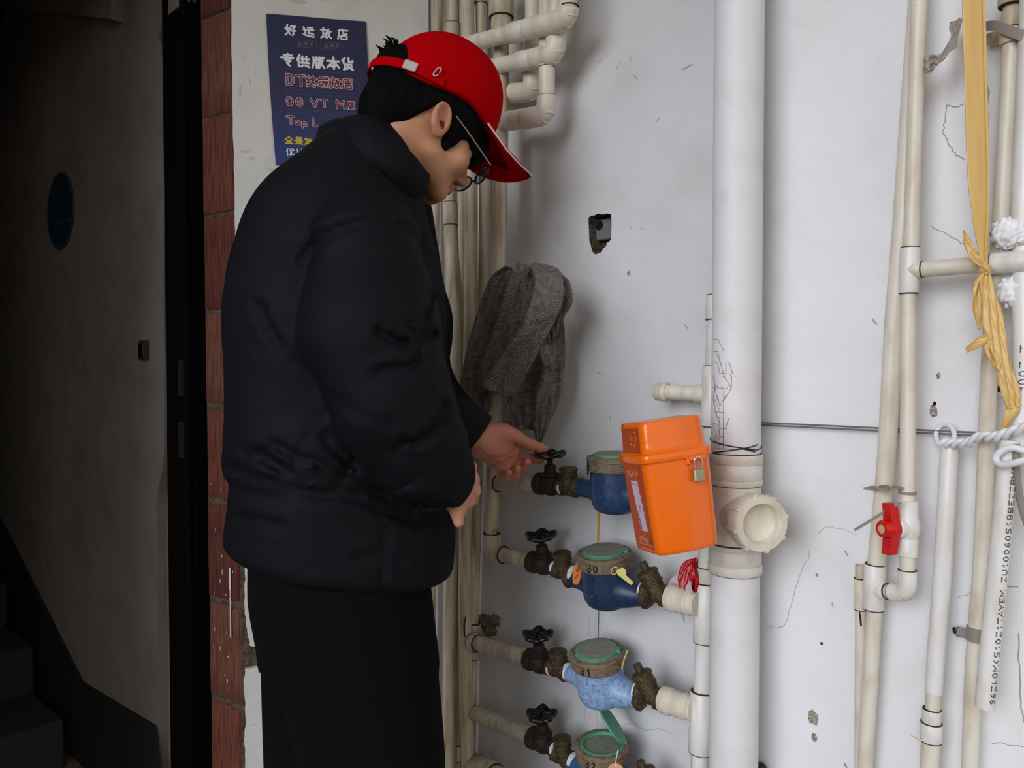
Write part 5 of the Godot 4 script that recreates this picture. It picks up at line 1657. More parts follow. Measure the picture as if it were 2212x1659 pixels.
func nets(field: Callable, lo: Vector3, hi: Vector3, cell: float, tint = null) -> Dictionary:    # surface nets: one vertex in each cell that the surface crosses
	var nx := int((hi.x - lo.x) / cell) + 2
	var ny := int((hi.y - lo.y) / cell) + 2
	var nz := int((hi.z - lo.z) / cell) + 2
	var grid := PackedFloat32Array()
	grid.resize(nx * ny * nz)
	grid.fill(1e3)
	var ids := PackedInt32Array()
	ids.resize(nx * ny * nz)
	ids.fill(-1)
	var sy := nx
	var sz := nx * ny
	var bs := 5
	var active := []
	var reach := bs * cell * 0.5 * 1.7321 * 1.25 + cell
	for bz in range(0, nz - 1, bs):
		for by in range(0, ny - 1, bs):
			for bx in range(0, nx - 1, bs):
				var c := lo + Vector3(bx + bs * 0.5, by + bs * 0.5, bz + bs * 0.5) * cell
				if absf(field.call(c)) < reach:
					active.append(Vector3i(bx, by, bz))
					for z in range(bz, mini(bz + bs + 1, nz)):
						for y in range(by, mini(by + bs + 1, ny)):
							var o := z * sz + y * sy
							for x in range(bx, mini(bx + bs + 1, nx)):
								if grid[o + x] == 1e3:
									grid[o + x] = field.call(lo + Vector3(x, y, z) * cell)
	var verts := PackedVector3Array()
	var cells := PackedInt32Array()
	var off := [0, 1, sy, sy + 1, sz, sz + 1, sz + sy, sz + sy + 1]
	var cv := [Vector3(0, 0, 0), Vector3(1, 0, 0), Vector3(0, 1, 0), Vector3(1, 1, 0), Vector3(0, 0, 1), Vector3(1, 0, 1), Vector3(0, 1, 1), Vector3(1, 1, 1)]
	var edges := [[0, 1], [2, 3], [4, 5], [6, 7], [0, 2], [1, 3], [4, 6], [5, 7], [0, 4], [1, 5], [2, 6], [3, 7]]
	for b in active:
		for z in range(b.z, mini(b.z + bs, nz - 1)):
			for y in range(b.y, mini(b.y + bs, ny - 1)):
				for x in range(b.x, mini(b.x + bs, nx - 1)):
					var i: int = z * sz + y * sy + x
					var m := 0
					for k in 8:
						if grid[i + off[k]] < 0.0:
							m += 1
					if m == 0 or m == 8:
						continue
					var s := Vector3.ZERO
					var n := 0
					for e in edges:
						var f0: float = grid[i + off[e[0]]]
						var f1: float = grid[i + off[e[1]]]
						if (f0 < 0.0) != (f1 < 0.0):
							s += (cv[e[0]] as Vector3).lerp(cv[e[1]], f0 / (f0 - f1))
							n += 1
					ids[i] = verts.size()
					cells.append(i)
					verts.append(lo + (Vector3(x, y, z) + s / n) * cell)
	var idx := PackedInt32Array()
	var norms := PackedVector3Array()
	norms.resize(verts.size())
	var ax := [[1, sy, sz], [sy, sz, 1], [sz, 1, sy]]
	for i in cells:
		var inside := grid[i] < 0.0
		for e in ax:
			if inside == (grid[i + e[0]] < 0.0):
				continue
			if i - e[1] - e[2] < 0:
				continue
			var a := ids[i - e[1] - e[2]]
			var b := ids[i - e[2]]
			var c := ids[i]
			var d := ids[i - e[1]]
			if a < 0 or b < 0 or c < 0 or d < 0:
				continue
			if not inside:
				var t := b
				b = d
				d = t
			idx.append_array([a, c, b, a, d, c])
			var n := (verts[c] - verts[a]).cross(verts[d] - verts[b])
			norms[a] += n
			norms[b] += n
			norms[c] += n
			norms[d] += n
	for k in norms.size():
		norms[k] = norms[k].normalized()
	var cols := PackedColorArray()
	if tint != null:
		for v in verts:
			cols.append(tint.call(v))
	return {"v": verts, "n": norms, "i": idx, "c": cols}

func baked(list: Array) -> ArrayMesh:       # several nets as one mesh
	var v := PackedVector3Array()
	var n := PackedVector3Array()
	var i := PackedInt32Array()
	var c := PackedColorArray()
	for e in list:
		var at := v.size()
		v.append_array(e.v)
		n.append_array(e.n)
		c.append_array(e.c)
		for k in e.i:
			i.append(k + at)
	var arr := []
	arr.resize(Mesh.ARRAY_MAX)
	arr[Mesh.ARRAY_VERTEX] = v
	arr[Mesh.ARRAY_NORMAL] = n
	arr[Mesh.ARRAY_INDEX] = i
	if c.size() == v.size():
		arr[Mesh.ARRAY_COLOR] = c
	var m := ArrayMesh.new()
	m.add_surface_from_arrays(Mesh.PRIMITIVE_TRIANGLES, arr)
	return m

func build_towel() -> void:
	var o := wall_thing("towel", "dirty grey towel bunched up and hanging on the corner pipes", "towel", on_wall(1150, 950, 0.05))
	var ax := Vector3(0.70, 0, -0.70)
	var s := shape()
	for f in [
		[[[1108, 582, 0.10], [1084, 626, 0.105], [1058, 710, 0.11], [1036, 800, 0.112], [1028, 850, 0.108], [1042, 895, 0.10]], [20, 34, 37, 38, 35, 24], 0.0045, 1.6, 0.2],
		[[[1140, 574, 0.115], [1124, 626, 0.125], [1098, 720, 0.13], [1076, 790, 0.132], [1062, 846, 0.13]], [22, 29, 31, 34, 30], 0.0045, 1.3, 1.1],
		[[[1160, 574, 0.125], [1184, 600, 0.145], [1182, 650, 0.158], [1150, 720, 0.162], [1112, 780, 0.16], [1076, 846, 0.155]], [18, 27, 30, 28, 33, 36], 0.0028, 0.9, 2.0],
		[[[1180, 582, 0.12], [1208, 612, 0.125], [1220, 646, 0.12], [1206, 690, 0.11], [1200, 730, 0.10]], [14, 19, 15, 10, 9], 0.0025, 1.0, 0.5],
		[[[1150, 680, 0.075], [1142, 800, 0.08], [1132, 880, 0.08], [1128, 925, 0.075]], [34, 40, 38, 28], 0.008, 1.5, 0.9],
		[[[1196, 660, 0.08], [1196, 780, 0.085], [1184, 860, 0.085], [1170, 915, 0.08], [1162, 955, 0.075]], [20, 24, 23, 16, 5], 0.005, 1.2, 0.0],
		[[[1168, 660, 0.14], [1172, 720, 0.135], [1182, 770, 0.125], [1190, 800, 0.11]], [8, 14, 12, 4], 0.0025, 1.0, 0.0]]:
		var w: Array = (f[1] as Array).map(func(r): return r / 1110.0)
		cloth(s, smooth_path(px_path(f[0]), 7), spread(w, 7), ax, f[2], f[3], f[4], 0.0040, 17)
	wpart("cloth", s, mats["towel"], o)
	s = shape()
	tube(s, [on_wall(1139, 592, 0.004), on_wall(1139, 592, 0.12)], 0.006, 10)
	wpart("hook", s, mats["iron"], o)

# ---------------------------------------------------------------- the man
var torso_y0 := 0.0
var torso_rows := []
const STEP := 0.004

func silhouette(rows: Array, depth: float) -> Array:         # [lowest y, half widths and middles every STEP] of an outline given row by row
	var ys := []
	for r in rows:
		ys.append([far_point(1106, r[0], depth).y, far_point(r[1], r[0], depth).x, far_point(r[2], r[0], depth).x])
	ys.reverse()
	var out := []
	var y: float = ys[0][0]
	var k := 0
	while y <= ys[-1][0]:
		while k < ys.size() - 2 and y > ys[k + 1][0]:
			k += 1
		var t: float = (y - ys[k][0]) / (ys[k + 1][0] - ys[k][0])
		var l := lerpf(ys[k][1], ys[k + 1][1], t)
		var r := lerpf(ys[k][2], ys[k + 1][2], t)
		out.append(Vector2((l + r) / 2.0, (r - l) / 2.0))
		y += STEP
	var soft := []
	for i in out.size():
		var s := Vector2.ZERO
		var n := 0
		for j in range(maxi(0, i - 4), mini(out.size(), i + 5)):
			s += out[j]
			n += 1
		soft.append(s / n)
	return [ys[0][0], soft]

func trunk(p: Vector3, table: Array, z: float, b: float) -> float:
	var rows: Array = table[1]
	var f := clampf((p.y - table[0]) / STEP, 0.0, rows.size() - 1.001)
	var i := int(f)
	var e: Vector2 = (rows[i] as Vector2).lerp(rows[i + 1], f - i)
	var bb := minf(b, e.y * 1.05)
	var q := Vector2((p.x - e.x) / e.y, (p.z - z) / bb)
	var l := q.length()
	var over: float = maxf(p.y - (table[0] + STEP * (rows.size() - 1)), table[0] - p.y)
	if l < 0.2:
		return maxf(-minf(e.y, bb) * 0.8, over)
	var d := l * (l - 1.0) / Vector2(q.x / e.y, q.y / bb).length()
	return maxf(d, over) if over > 0.0 else d

func build_person() -> void:
	var skin := mat("skin", Color.WHITE, 0.55)
	skin.vertex_color_use_as_albedo = true
	skin.subsurf_scatter_enabled = true
	skin.subsurf_scatter_strength = 0.12
	relief(skin, noise_tex(101, 0.09, [[0.0, grey(0.0)], [1.0, grey(1.0)]], 256, 3), 0.04)
	skin.uv1_triplanar = true
	skin.uv1_scale = Vector3.ONE * 12.0
	var wool := noise_tex(102, 0.15, [[0.0, grey(0.0)], [1.0, grey(1.0)]], 256, 3)
	var shell := mat("jacket cloth", Color(0.055, 0.058, 0.082), 0.7, noise_tex(103, 0.02, [[0.0, grey(0.9)], [1.0, grey(1.0)]], 256, 3), 6.0)
	shell.metallic_specular = 0.26
	relief(shell, noise_tex(106, 0.03, [[0.0, grey(0.0)], [1.0, grey(1.0)]], 512, 2), 0.035)
	var cuff_m := relief(mat("knit", Color(0.035, 0.035, 0.04), 0.95, wool, 10.0), wool, 0.2)
	var trouser := relief(mat("trouser cloth", Color(0.042, 0.043, 0.052), 0.98, noise_tex(104, 0.2, [[0.0, grey(0.75)], [1.0, grey(1.0)]], 256, 2), 9.0), wool, 0.05)
	trouser.metallic_specular = 0.25
	var hair_m := mat("hair", Color(0.025, 0.023, 0.025), 0.75)
	hair_m.metallic_specular = 0.2
	relief(hair_m, noise_tex(105, 0.06, [[0.0, grey(0.0)], [1.0, grey(1.0)]], 256, 3), 0.25)
	hair_m.uv1_triplanar = true
	hair_m.uv1_scale = Vector3(14, 5, 14)
	var red := relief(mat("cap cloth", Color(0.68, 0.0, 0.028), 0.95), wool, 0.05)
	red.metallic_specular = 0.12
	red.uv1_triplanar = true
	red.uv1_scale = Vector3.ONE * 14.0

	var base := Vector3(-0.285, 0, -1.27)
	var o := thing("person", "man in a red cap, black padded jacket and black trousers reaching for a valve", "person", base)
	var home := Transform3D(Basis(), -base)

	# ---- the head's own axes: x to his right, y up through the crown, z out of the face
	var yaw := deg_to_rad(30)
	var bow := deg_to_rad(32)
	var hs := 0.95
	var fwd := Vector3(cos(bow) * cos(yaw), -sin(bow), -cos(bow) * sin(yaw))
	var rgt := Vector3(sin(yaw), 0, cos(yaw))
	var up := (-fwd).cross(rgt)
	var hb := Basis(rgt, up, fwd)              # columns: right, up, forward (a left-handed set, used for places only)
	var ear := far_point(950, 272, 1.255)
	var h0 := ear - rgt * 0.070 * hs
	var to_head := func(p: Vector3) -> Vector3:
		var q := (p - h0) / hs
		return Vector3(q.dot(rgt), q.dot(up), q.dot(fwd))
	var from_head := func(r: float, u: float, f: float) -> Vector3: return h0 + (rgt * r + up * u + fwd * f) * hs

	var neck_low := far_point(800, 420, 1.31)
	var face := func(p: Vector3) -> float:
		var q: Vector3 = to_head.call(p)
		if q.y < 0.0:
			q.y /= 0.79
		if q.z > 0.05:
			q.z = 0.05 + (q.z - 0.05) / 0.74
		var m := Vector3(absf(q.x), q.y, q.z)
		var d := egg(q, Vector3(0, 0.040, 0.002), Vector3(0.072, 0.083, 0.096))
		d = melt(d, egg(q, Vector3(0, -0.018, 0.052), Vector3(0.060, 0.078, 0.050)), 0.03)
		d = melt(d, bone(m, Vector3(0.048, -0.052, 0.018), Vector3(0.018, -0.094, 0.076), 0.019, 0.019), 0.03)    # jaw
		d = melt(d, bone(m, Vector3(0.0, -0.092, 0.084), Vector3(0.012, -0.092, 0.082), 0.016, 0.014), 0.02)       # chin
		d = melt(d, egg(m, Vector3(0.044, -0.022, 0.072), Vector3(0.024, 0.024, 0.022)), 0.025)                    # cheek
		d = melt(d, bone(m, Vector3(0.0, 0.028, 0.096), Vector3(0.036, 0.026, 0.080), 0.011, 0.010), 0.02)         # brow
		d = maxf(d, -(egg(m, Vector3(0.031, 0.006, 0.106), Vector3(0.017, 0.012, 0.016))))
		d = melt(d, egg(m, Vector3(0.031, 0.005, 0.083), Vector3(0.0125, 0.0125, 0.0125)), 0.006)                   # eyes
		d = melt(d, bone(q, Vector3(0, 0.012, 0.100), Vector3(0, -0.026, 0.123), 0.008, 0.0115), 0.012)            # nose
		d = melt(d, egg(m, Vector3(0.012, -0.034, 0.110), Vector3(0.0085, 0.0075, 0.011)), 0.006)
		d = maxf(d, -(egg(m, Vector3(0.007, -0.0425, 0.112), Vector3(0.0038, 0.005, 0.005))))
		d = melt(d, egg(q, Vector3(0, -0.059, 0.103), Vector3(0.021, 0.0058, 0.0105)), 0.005)                      # lips
		d = melt(d, egg(q, Vector3(0, -0.070, 0.101), Vector3(0.018, 0.0062, 0.0105)), 0.005)
		# ears
		var e := Vector3(m.x - 0.073, q.y - 0.004, q.z + 0.006)
		e = Vector3(e.x, e.y * 0.97 - e.z * 0.22, e.z * 0.97 + e.y * 0.22)
		e.x -= maxf(0.0, -e.z) * 0.35
		var t := egg(e, Vector3(0.005, 0.002, 0), Vector3(0.0085, 0.0325, 0.0195))
		t = melt(t, egg(e, Vector3(0.003, -0.024, 0.003), Vector3(0.006, 0.010, 0.009)), 0.006)
		t = maxf(t, -egg(e, Vector3(0.0120, 0.010, 0.002), Vector3(0.0085, 0.0185, 0.0120)))
		t = maxf(t, -egg(e, Vector3(0.0040, -0.007, 0.005), Vector3(0.0165, 0.0095, 0.0065)))
		t = melt(t, egg(e, Vector3(0.006, -0.003, 0.0135), Vector3(0.0045, 0.008, 0.004)), 0.004)
		d = melt(d, t, 0.004)
		var nk := bone(p, from_head.call(0, -0.030, -0.030), neck_low, 0.057, 0.066)
		return melt(d, nk, 0.03)
	var face_tint := func(p: Vector3) -> Color:
		var q: Vector3 = to_head.call(p)
		if q.y < 0.0:
			q.y /= 0.79
		if q.z > 0.05:
			q.z = 0.05 + (q.z - 0.05) / 0.74
		var c := Color(0.50, 0.240, 0.128)
		var lip := clampf(1.4 - Vector3(q.x / 0.026, (q.y + 0.065) / 0.013, (q.z - 0.108) / 0.014).length(), 0.0, 1.0)
		c = c.lerp(Color(0.33, 0.085, 0.07), lip * 0.8)
		var brow := clampf(1.4 - Vector3((absf(q.x) - 0.033) / 0.022, (q.y - 0.028) / 0.007, (q.z - 0.092) / 0.03).length(), 0.0, 1.0)
		c = c.lerp(Color(0.02, 0.015, 0.012), brow)
		var earc := clampf(1.3 - Vector3((absf(q.x) - 0.082) / 0.02, q.y / 0.045, (q.z + 0.006) / 0.028).length(), 0.0, 1.0)
		return c.lerp(Color(0.50, 0.20, 0.12), earc * 0.7)
	var flesh := func(_p: Vector3) -> Color: return Color(0.52, 0.205, 0.130)
	var hlo: Vector3 = h0 + Vector3(-0.19, -0.22, -0.20)
	var hhi: Vector3 = h0 + Vector3(0.19, 0.215, 0.20)
	var parts := [nets(face, hlo, hhi, 0.0034, face_tint)]

	# ---- hands
	var fp := func(list: Array) -> Array: return list.map(func(e): return far_point(e[0], e[1], e[2]))
	var lh := [
		[fp.call([[1020, 938, 1.40], [1048, 950, 1.415], [1106, 968, 1.44]]), [0.024, 0.0225, 0.016], 0.015],
		[fp.call([[1040, 960, 1.41], [1086, 1004, 1.43]]), [0.024, 0.0165], 0.015],
		[fp.call([[1050, 960, 1.41], [1098, 988, 1.44]]), [0.024, 0.0155], 0.015],
		[fp.call([[1052, 935, 1.41], [1088, 936, 1.42], [1114, 943, 1.425]]), [0.020, 0.0185, 0.0130], 0.012],
		[fp.call([[1112, 943, 1.425], [1148, 961, 1.432], [1166, 967, 1.437], [1177, 969, 1.44]]), [0.0125, 0.0102, 0.0092, 0.0070], 0.006],
		[fp.call([[1106, 971, 1.44], [1130, 985, 1.465], [1152, 991, 1.470], [1167, 993, 1.455]]), [0.0105, 0.0092, 0.0085, 0.0078], 0.005],
		[fp.call([[1104, 986, 1.44], [1122, 1008, 1.455], [1133, 1010, 1.435], [1139, 999, 1.425]]), [0.0105, 0.0092, 0.0085, 0.0078], 0.004],
		[fp.call([[1096, 998, 1.435], [1106, 1022, 1.445], [1115, 1026, 1.425], [1118, 1012, 1.415]]), [0.0100, 0.0090, 0.0082, 0.0075], 0.004],
		[fp.call([[1085, 1006, 1.43], [1083, 1026, 1.435], [1093, 1032, 1.420], [1099, 1021, 1.410]]), [0.0095, 0.0082, 0.0075, 0.0070], 0.004]]
	var lines := []
	for l in [[[1036, 962], [1054, 980], [1080, 986], [1104, 976], [1116, 962]], [[1062, 1006], [1082, 998], [1106, 988]], [[1058, 985], [1084, 1000], [1092, 1004]], [[1110, 972], [1114, 958]]]:
		lines.append((l as Array).map(func(e): return far_point(e[0], e[1], 1.412)))
	var palm_tint := func(p: Vector3) -> Color:
		var c := Color(0.52, 0.205, 0.130)
		var near := 1.0
		for l in lines:
			for i in (l as Array).size() - 1:
				var q: Vector3 = l[i]
				var w: Vector3 = l[i + 1]
				var hit := Geometry2D.get_closest_point_to_segment(Vector2(p.x, p.y), Vector2(q.x, q.y), Vector2(w.x, w.y))
				near = minf(near, hit.distance_to(Vector2(p.x, p.y)))
		return c.lerp(Color(0.30, 0.09, 0.06), 0.75 * exp(-near * near / 0.000006))
	var hand_l := func(p: Vector3) -> float:
		var d := 1e3
		for i in lh.size():
			var c := chain(p, lh[i][0], lh[i][1], 0.004)
			d = melt(d, c, lh[i][2])
		return d
	var rh := [
		[fp.call([[935, 1030, 1.14], [975, 1055, 1.16], [1000, 1045, 1.175]]), [0.026, 0.024, 0.018], 0.02],
		[fp.call([[970, 1060, 1.16], [992, 1085, 1.17]]), [0.022, 0.016], 0.015],
		[fp.call([[996, 1022, 1.175], [1016, 1008, 1.185], [1021, 1026, 1.205]]), [0.012, 0.0095, 0.0085], 0.006],
		[fp.call([[1000, 1040, 1.175], [1022, 1036, 1.190], [1023, 1054, 1.210]]), [0.012, 0.0098, 0.0088], 0.005],
		[fp.call([[1000, 1056, 1.175], [1025, 1060, 1.190], [1021, 1080, 1.205]]), [0.0125, 0.0100, 0.0090], 0.005],
		[fp.call([[995, 1074, 1.172], [1012, 1084, 1.185], [1004, 1100, 1.20]]), [0.0120, 0.0095, 0.0085], 0.005],
		[fp.call([[980, 1078, 1.165], [988, 1106, 1.165], [991, 1128, 1.165]]), [0.014, 0.0108, 0.0085], 0.008]]
	var hand_r := func(p: Vector3) -> float:
		var d := 1e3
		for i in rh.size():
			d = melt(d, chain(p, rh[i][0], rh[i][1], 0.004), rh[i][2])
		return d
	var box := func(list: Array, grow: float) -> Array:
		var lo := Vector3.INF
		var hi := -Vector3.INF
		for e in list:
			for p in e[0]:
				lo = lo.min(p)
				hi = hi.max(p)
		return [lo - Vector3.ONE * grow, hi + Vector3.ONE * grow]
	var bl: Array = box.call(lh, 0.03)
	var br: Array = box.call(rh, 0.032)
	parts.append(nets(hand_l, bl[0], bl[1], 0.0028, palm_tint))
	parts.append(nets(hand_r, br[0], br[1], 0.0030, func(_p: Vector3) -> Color: return Color(0.56, 0.28, 0.18)))

	# ---- the body inside the clothes
	var sl := [fp.call([[795, 530, 1.115], [796, 715, 1.095], [842, 868, 1.095], [906, 985, 1.115], [950, 1036, 1.14]]), [0.078, 0.086, 0.076, 0.063, 0.048]]
	var sf := [fp.call([[850, 470, 1.40], [893, 700, 1.43], [905, 860, 1.42], [985, 905, 1.405]]), [0.075, 0.06, 0.06, 0.046]]
	var inner := [
		[[far_point(800, 420, 1.31), Vector3(-0.27, 1.15, -1.28), Vector3(-0.275, 0.88, -1.28)], [0.060, 0.11, 0.115], 0.05],
		[[far_point(800, 460, 1.27), sl[0][0], sl[0][2], far_point(975, 1055, 1.16)], [0.05, 0.048, 0.040, 0.027], 0.03],
		[[far_point(800, 460, 1.33), sf[0][0], sf[0][2], far_point(1040, 950, 1.412)], [0.05, 0.045, 0.036, 0.026], 0.03],
		[[Vector3(-0.255, 0.88, -1.24), Vector3(-0.225, 0.48, -1.23), Vector3(-0.235, 0.08, -1.25)], [0.085, 0.055, 0.040], 0.04],
		[[Vector3(-0.30, 0.88, -1.34), Vector3(-0.30, 0.48, -1.36), Vector3(-0.31, 0.08, -1.37)], [0.085, 0.055, 0.040], 0.04]]
	var body := func(p: Vector3) -> float:
		var d := 1e3
		for e in inner:
			d = melt(d, chain(p, e[0], e[1], 0.03), e[2])
		return d
	parts.append(nets(body, Vector3(-0.62, 0.02, -1.62), Vector3(0.10, 1.50, -0.98), 0.015, flesh))
	part("body", baked(parts), skin, o, home)

	# ---- jacket
	var table := silhouette([[262, 745, 850], [285, 712, 872], [300, 690, 882], [350, 640, 900], [400, 582, 912], [450, 544, 920], [500, 522, 930], [560, 504, 942], [600, 496, 950], [650, 489, 960], [700, 487, 966], [750, 489, 968], [800, 491, 968], [850, 492, 967], [900, 491, 966], [950, 492, 966], [1000, 494, 966], [1035, 500, 964], [1060, 508, 963], [1085, 506, 968], [1120, 499, 978], [1160, 491, 984], [1200, 485, 984], [1230, 485, 982], [1300, 487, 980]], 1.27)
	var wrinkle := FastNoiseLite.new()
	wrinkle.seed = 33
	wrinkle.frequency = 6.5
	wrinkle.fractal_octaves = 1
	var puff := FastNoiseLite.new()
	puff.seed = 4
	puff.frequency = 5.0
	puff.fractal_octaves = 1
	var waist := far_point(900, 1062, 1.15).y
	var elbow_p: Vector3 = sl[0][2]
	var hem0 := far_point(492, 1210, 1.2)
	var hem1 := far_point(975, 1284, 1.2)
	var slope := (hem1.y - hem0.y) / (hem1.x - hem0.x)
	# folds and seams pressed into the padding, as the sleeve and the waist gather them: depth by place on the near side
	var gw := 330
	var gh := 460
	var fold := PackedFloat32Array()
	fold.resize(gw * gh)
	for e in [[7, 6, [[818, 716], [850, 735], [885, 740], [932, 722]]], [6, 6, [[822, 803], [862, 798], [905, 786]]], [5, 6, [[925, 640], [918, 690], [905, 720]]], [5, 6, [[560, 660], [582, 710], [606, 748]]], [7, 6, [[866, 958], [905, 956], [942, 926], [958, 880]]], [5, 5, [[885, 700], [905, 745], [912, 770]]], [6, 6, [[566, 980], [600, 1010], [650, 1032], [705, 1038], [790, 1082]]], [5, 5, [[640, 1000], [672, 1022], [700, 1034]]], [6, 6, [[700, 1012], [760, 1040], [830, 1075], [890, 1108]]], [6, 6, [[808, 1098], [860, 1112], [900, 1128], [950, 1122], [968, 1105]]], [5, 6, [[590, 960], [640, 985], [690, 1000]]], [4, 6, [[658, 560], [690, 512], [760, 484], [830, 474], [885, 498], [925, 560]]], [3.5, 4, [[830, 1140], [826, 1200], [820, 1275]]], [3, 5, [[770, 1205], [826, 1198], [870, 1215]]], [3, 4, [[846, 438], [843, 474]]], [4, 6, [[500, 1010], [560, 1035], [620, 1045], [700, 1066], [800, 1085], [960, 1092]]], [4, 5, [[518, 1120], [600, 1135]]], [5, 6, [[700, 940], [735, 985], [770, 1010]]]]:
		var depth: float = e[0] * 0.0013
		var w: float = e[1] + 6.0
		for i in (e[2] as Array).size() - 1:
			var a := Vector2(e[2][i][0], e[2][i][1])
			var b := Vector2(e[2][i + 1][0], e[2][i + 1][1])
			var lo := Vector2i(((a.min(b) - Vector2(420, 420)) / 2.0).floor()) - Vector2i(20, 20)
			var hi := Vector2i(((a.max(b) - Vector2(420, 420)) / 2.0).ceil()) + Vector2i(20, 20)
			for y in range(maxi(0, lo.y), mini(gh, hi.y)):
				for x in range(maxi(0, lo.x), mini(gw, hi.x)):
					var q := Vector2(420 + 2 * x, 420 + 2 * y)
					var dd := q.distance_to(Geometry2D.get_closest_point_to_segment(q, a, b)) / w
					var side: float = signf((b - a).cross(q - a))
					var v := depth * (exp(-dd * dd) - (0.45 if side < 0 else 0.2) * exp(-(dd - 2.0) * (dd - 2.0)))
					if absf(v) > absf(fold[y * gw + x]):
						fold[y * gw + x] = v
	var jacket := func(p: Vector3) -> float:
		var d := trunk(p, table, -1.275, 0.172)
		var near := chain(p, sl[0], sl[1], 0.05)
		var cr := 0.0
		var a := 0.0032
		if d < 0.06 or near < 0.06:
			var w := wrinkle.get_noise_3d(p.x * 0.75 + p.y * 0.65, p.y * 1.7 - p.x * 1.1, p.z * 0.8)
			var at_waist := exp(-pow((p.y - waist - 0.035) / 0.05, 2.0))
			var at_elbow := exp(-(p - elbow_p).length_squared() / 0.016)
			a = 0.0010 + 0.0035 * at_waist + 0.003 * at_elbow
			var sx := int((1106.0 + FOCAL * p.x / -p.z - 420.0) / 2.0)
			var dir := Basis(Vector3.RIGHT, -PITCH) * (p - EYE)
			var sv := int((829.5 + FOCAL * dir.y / dir.z - 420.0) / 2.0)
			if p.z > -1.27 and sx >= 0 and sv >= 0 and sx < gw and sv < gh:
				cr = fold[sv * gw + sx]
			cr += a * (1.0 - smoothstep(0.0, 0.34, absf(w))) + 0.006 * puff.get_noise_3dv(p)
		var far := chain(p, sf[0], sf[1], 0.05)
		var t := melt(d, far, 0.02)
		var seam := absf(p.y - waist)
		t += 0.006 * exp(-seam * seam / 0.00012)
		d = melt(t, near, 0.012)
		d += cr
		var cut := hem0.y + slope * (p.x - hem0.x) - p.y
		var m := maxf(0.03 - absf(d - cut), 0.0) / 0.03
		d = maxf(d, cut) + m * m * 0.03 * 0.25
		return d
	var s := shape()
	var jk := part("jacket", baked([nets(jacket, Vector3(-0.66, 0.74, -1.56), Vector3(0.06, 1.66, -0.94), 0.0068)]), shell, o, home)
	# stand-up collar
	var low_c := fp.call([[688, 352, 1.30], [722, 330, 1.21], [768, 334, 1.165], [812, 356, 1.160], [854, 392, 1.172], [890, 430, 1.205], [902, 434, 1.245], [892, 432, 1.33], [850, 396, 1.43], [790, 350, 1.46], [722, 335, 1.40]])
	var top_c := fp.call([[694, 268, 1.30], [738, 254, 1.225], [796, 252, 1.190], [846, 286, 1.180], [888, 326, 1.185], [920, 366, 1.215], [926, 374, 1.245], [918, 378, 1.32], [880, 334, 1.415], [806, 272, 1.44], [735, 256, 1.385]])
	var cm := Vector3.ZERO
	for q in low_c + top_c:
		cm += q / 22.0
	var closed := func(list: Array) -> PackedVector3Array:
		var l := smooth_path(list.slice(-2) + list + list.slice(0, 2), 6)
		return PackedVector3Array(l.slice(12, 12 + list.size() * 6))
	var lo_r: PackedVector3Array = closed.call(low_c)
	var hi_r: PackedVector3Array = closed.call(top_c)
	var crings := []
	for e in [[0.0, -0.004], [0.12, 0.002], [0.32, 0.0075], [0.6, 0.0085], [0.85, 0.0055], [0.96, 0.002], [1.0, -0.004], [0.97, -0.011], [0.8, -0.016], [0.4, -0.016], [0.0, -0.014]]:
		var ring := PackedVector3Array()
		for k in lo_r.size():
			var q: Vector3 = lo_r[k].lerp(hi_r[k], e[0])
			var out := Vector3(q.x - cm.x, 0, q.z - cm.z).normalized()
			ring.append(q + out * (e[1] + 0.0012 * puff.get_noise_3dv(q * 6.0)))
		ring.reverse()
		crings.append(ring)
	s = shape()
	loft(s, crings, false)
	part("collar", s, shell, jk)
	# knitted cuff of the reaching arm
	var c0 := far_point(962, 890, 1.403)
	var c1 := far_point(1034, 942, 1.408)
	var cd := (c1 - c0).normalized()
	s = shape()
	var cs := cd.cross(Vector3.UP).normalized()
	lathe(s, [Vector2(0.046, 0.0), Vector2(0.0475, 0.02), Vector2(0.046, 0.045), Vector2(0.043, c0.distance_to(c1) - 0.004), Vector2(0.041, c0.distance_to(c1)), Vector2(0.034, c0.distance_to(c1) - 0.002), Vector2(0.034, c0.distance_to(c1) - 0.03)], 28, Transform3D(Basis(cs, cd, cs.cross(cd)), c0))
	part("cuff", s, cuff_m, o, home)

	# ---- trousers
	var hips := silhouette([[1120, 550, 900], [1200, 545, 915], [1260, 546, 922], [1300, 549, 926], [1380, 560, 934], [1420, 563, 940]], 1.27)
	var lnear := silhouette([[1220, 560, 915], [1300, 556, 928], [1380, 580, 936], [1450, 602, 947], [1550, 628, 956], [1659, 650, 963], [1900, 690, 935], [2500, 715, 905], [2760, 715, 900]], 1.24)
	var lfar := silhouette([[1220, 560, 850], [1300, 553, 850], [1380, 562, 850], [1450, 566, 850], [1550, 569, 850], [1659, 572, 850], [1900, 590, 820], [2500, 600, 780], [2760, 600, 775]], 1.33)
	var trousers := func(p: Vector3) -> float:
		var a := trunk(p, lnear, -1.235, 0.112)
		var b := trunk(p, lfar, -1.345, 0.105)
		var d := melt(a, b, 0.012)
		if p.y > 0.70:
			d = melt(d, trunk(p, hips, -1.28, 0.155), 0.03)
		d += 0.0028 * puff.get_noise_3d(p.x * 0.8, p.y * 0.35, p.z * 0.8)
		return maxf(d, 0.045 - p.y)
	part("trousers", baked([nets(trousers, Vector3(-0.60, 0.03, -1.53), Vector3(0.02, 0.98, -1.06), 0.011)]), trouser, o, home)
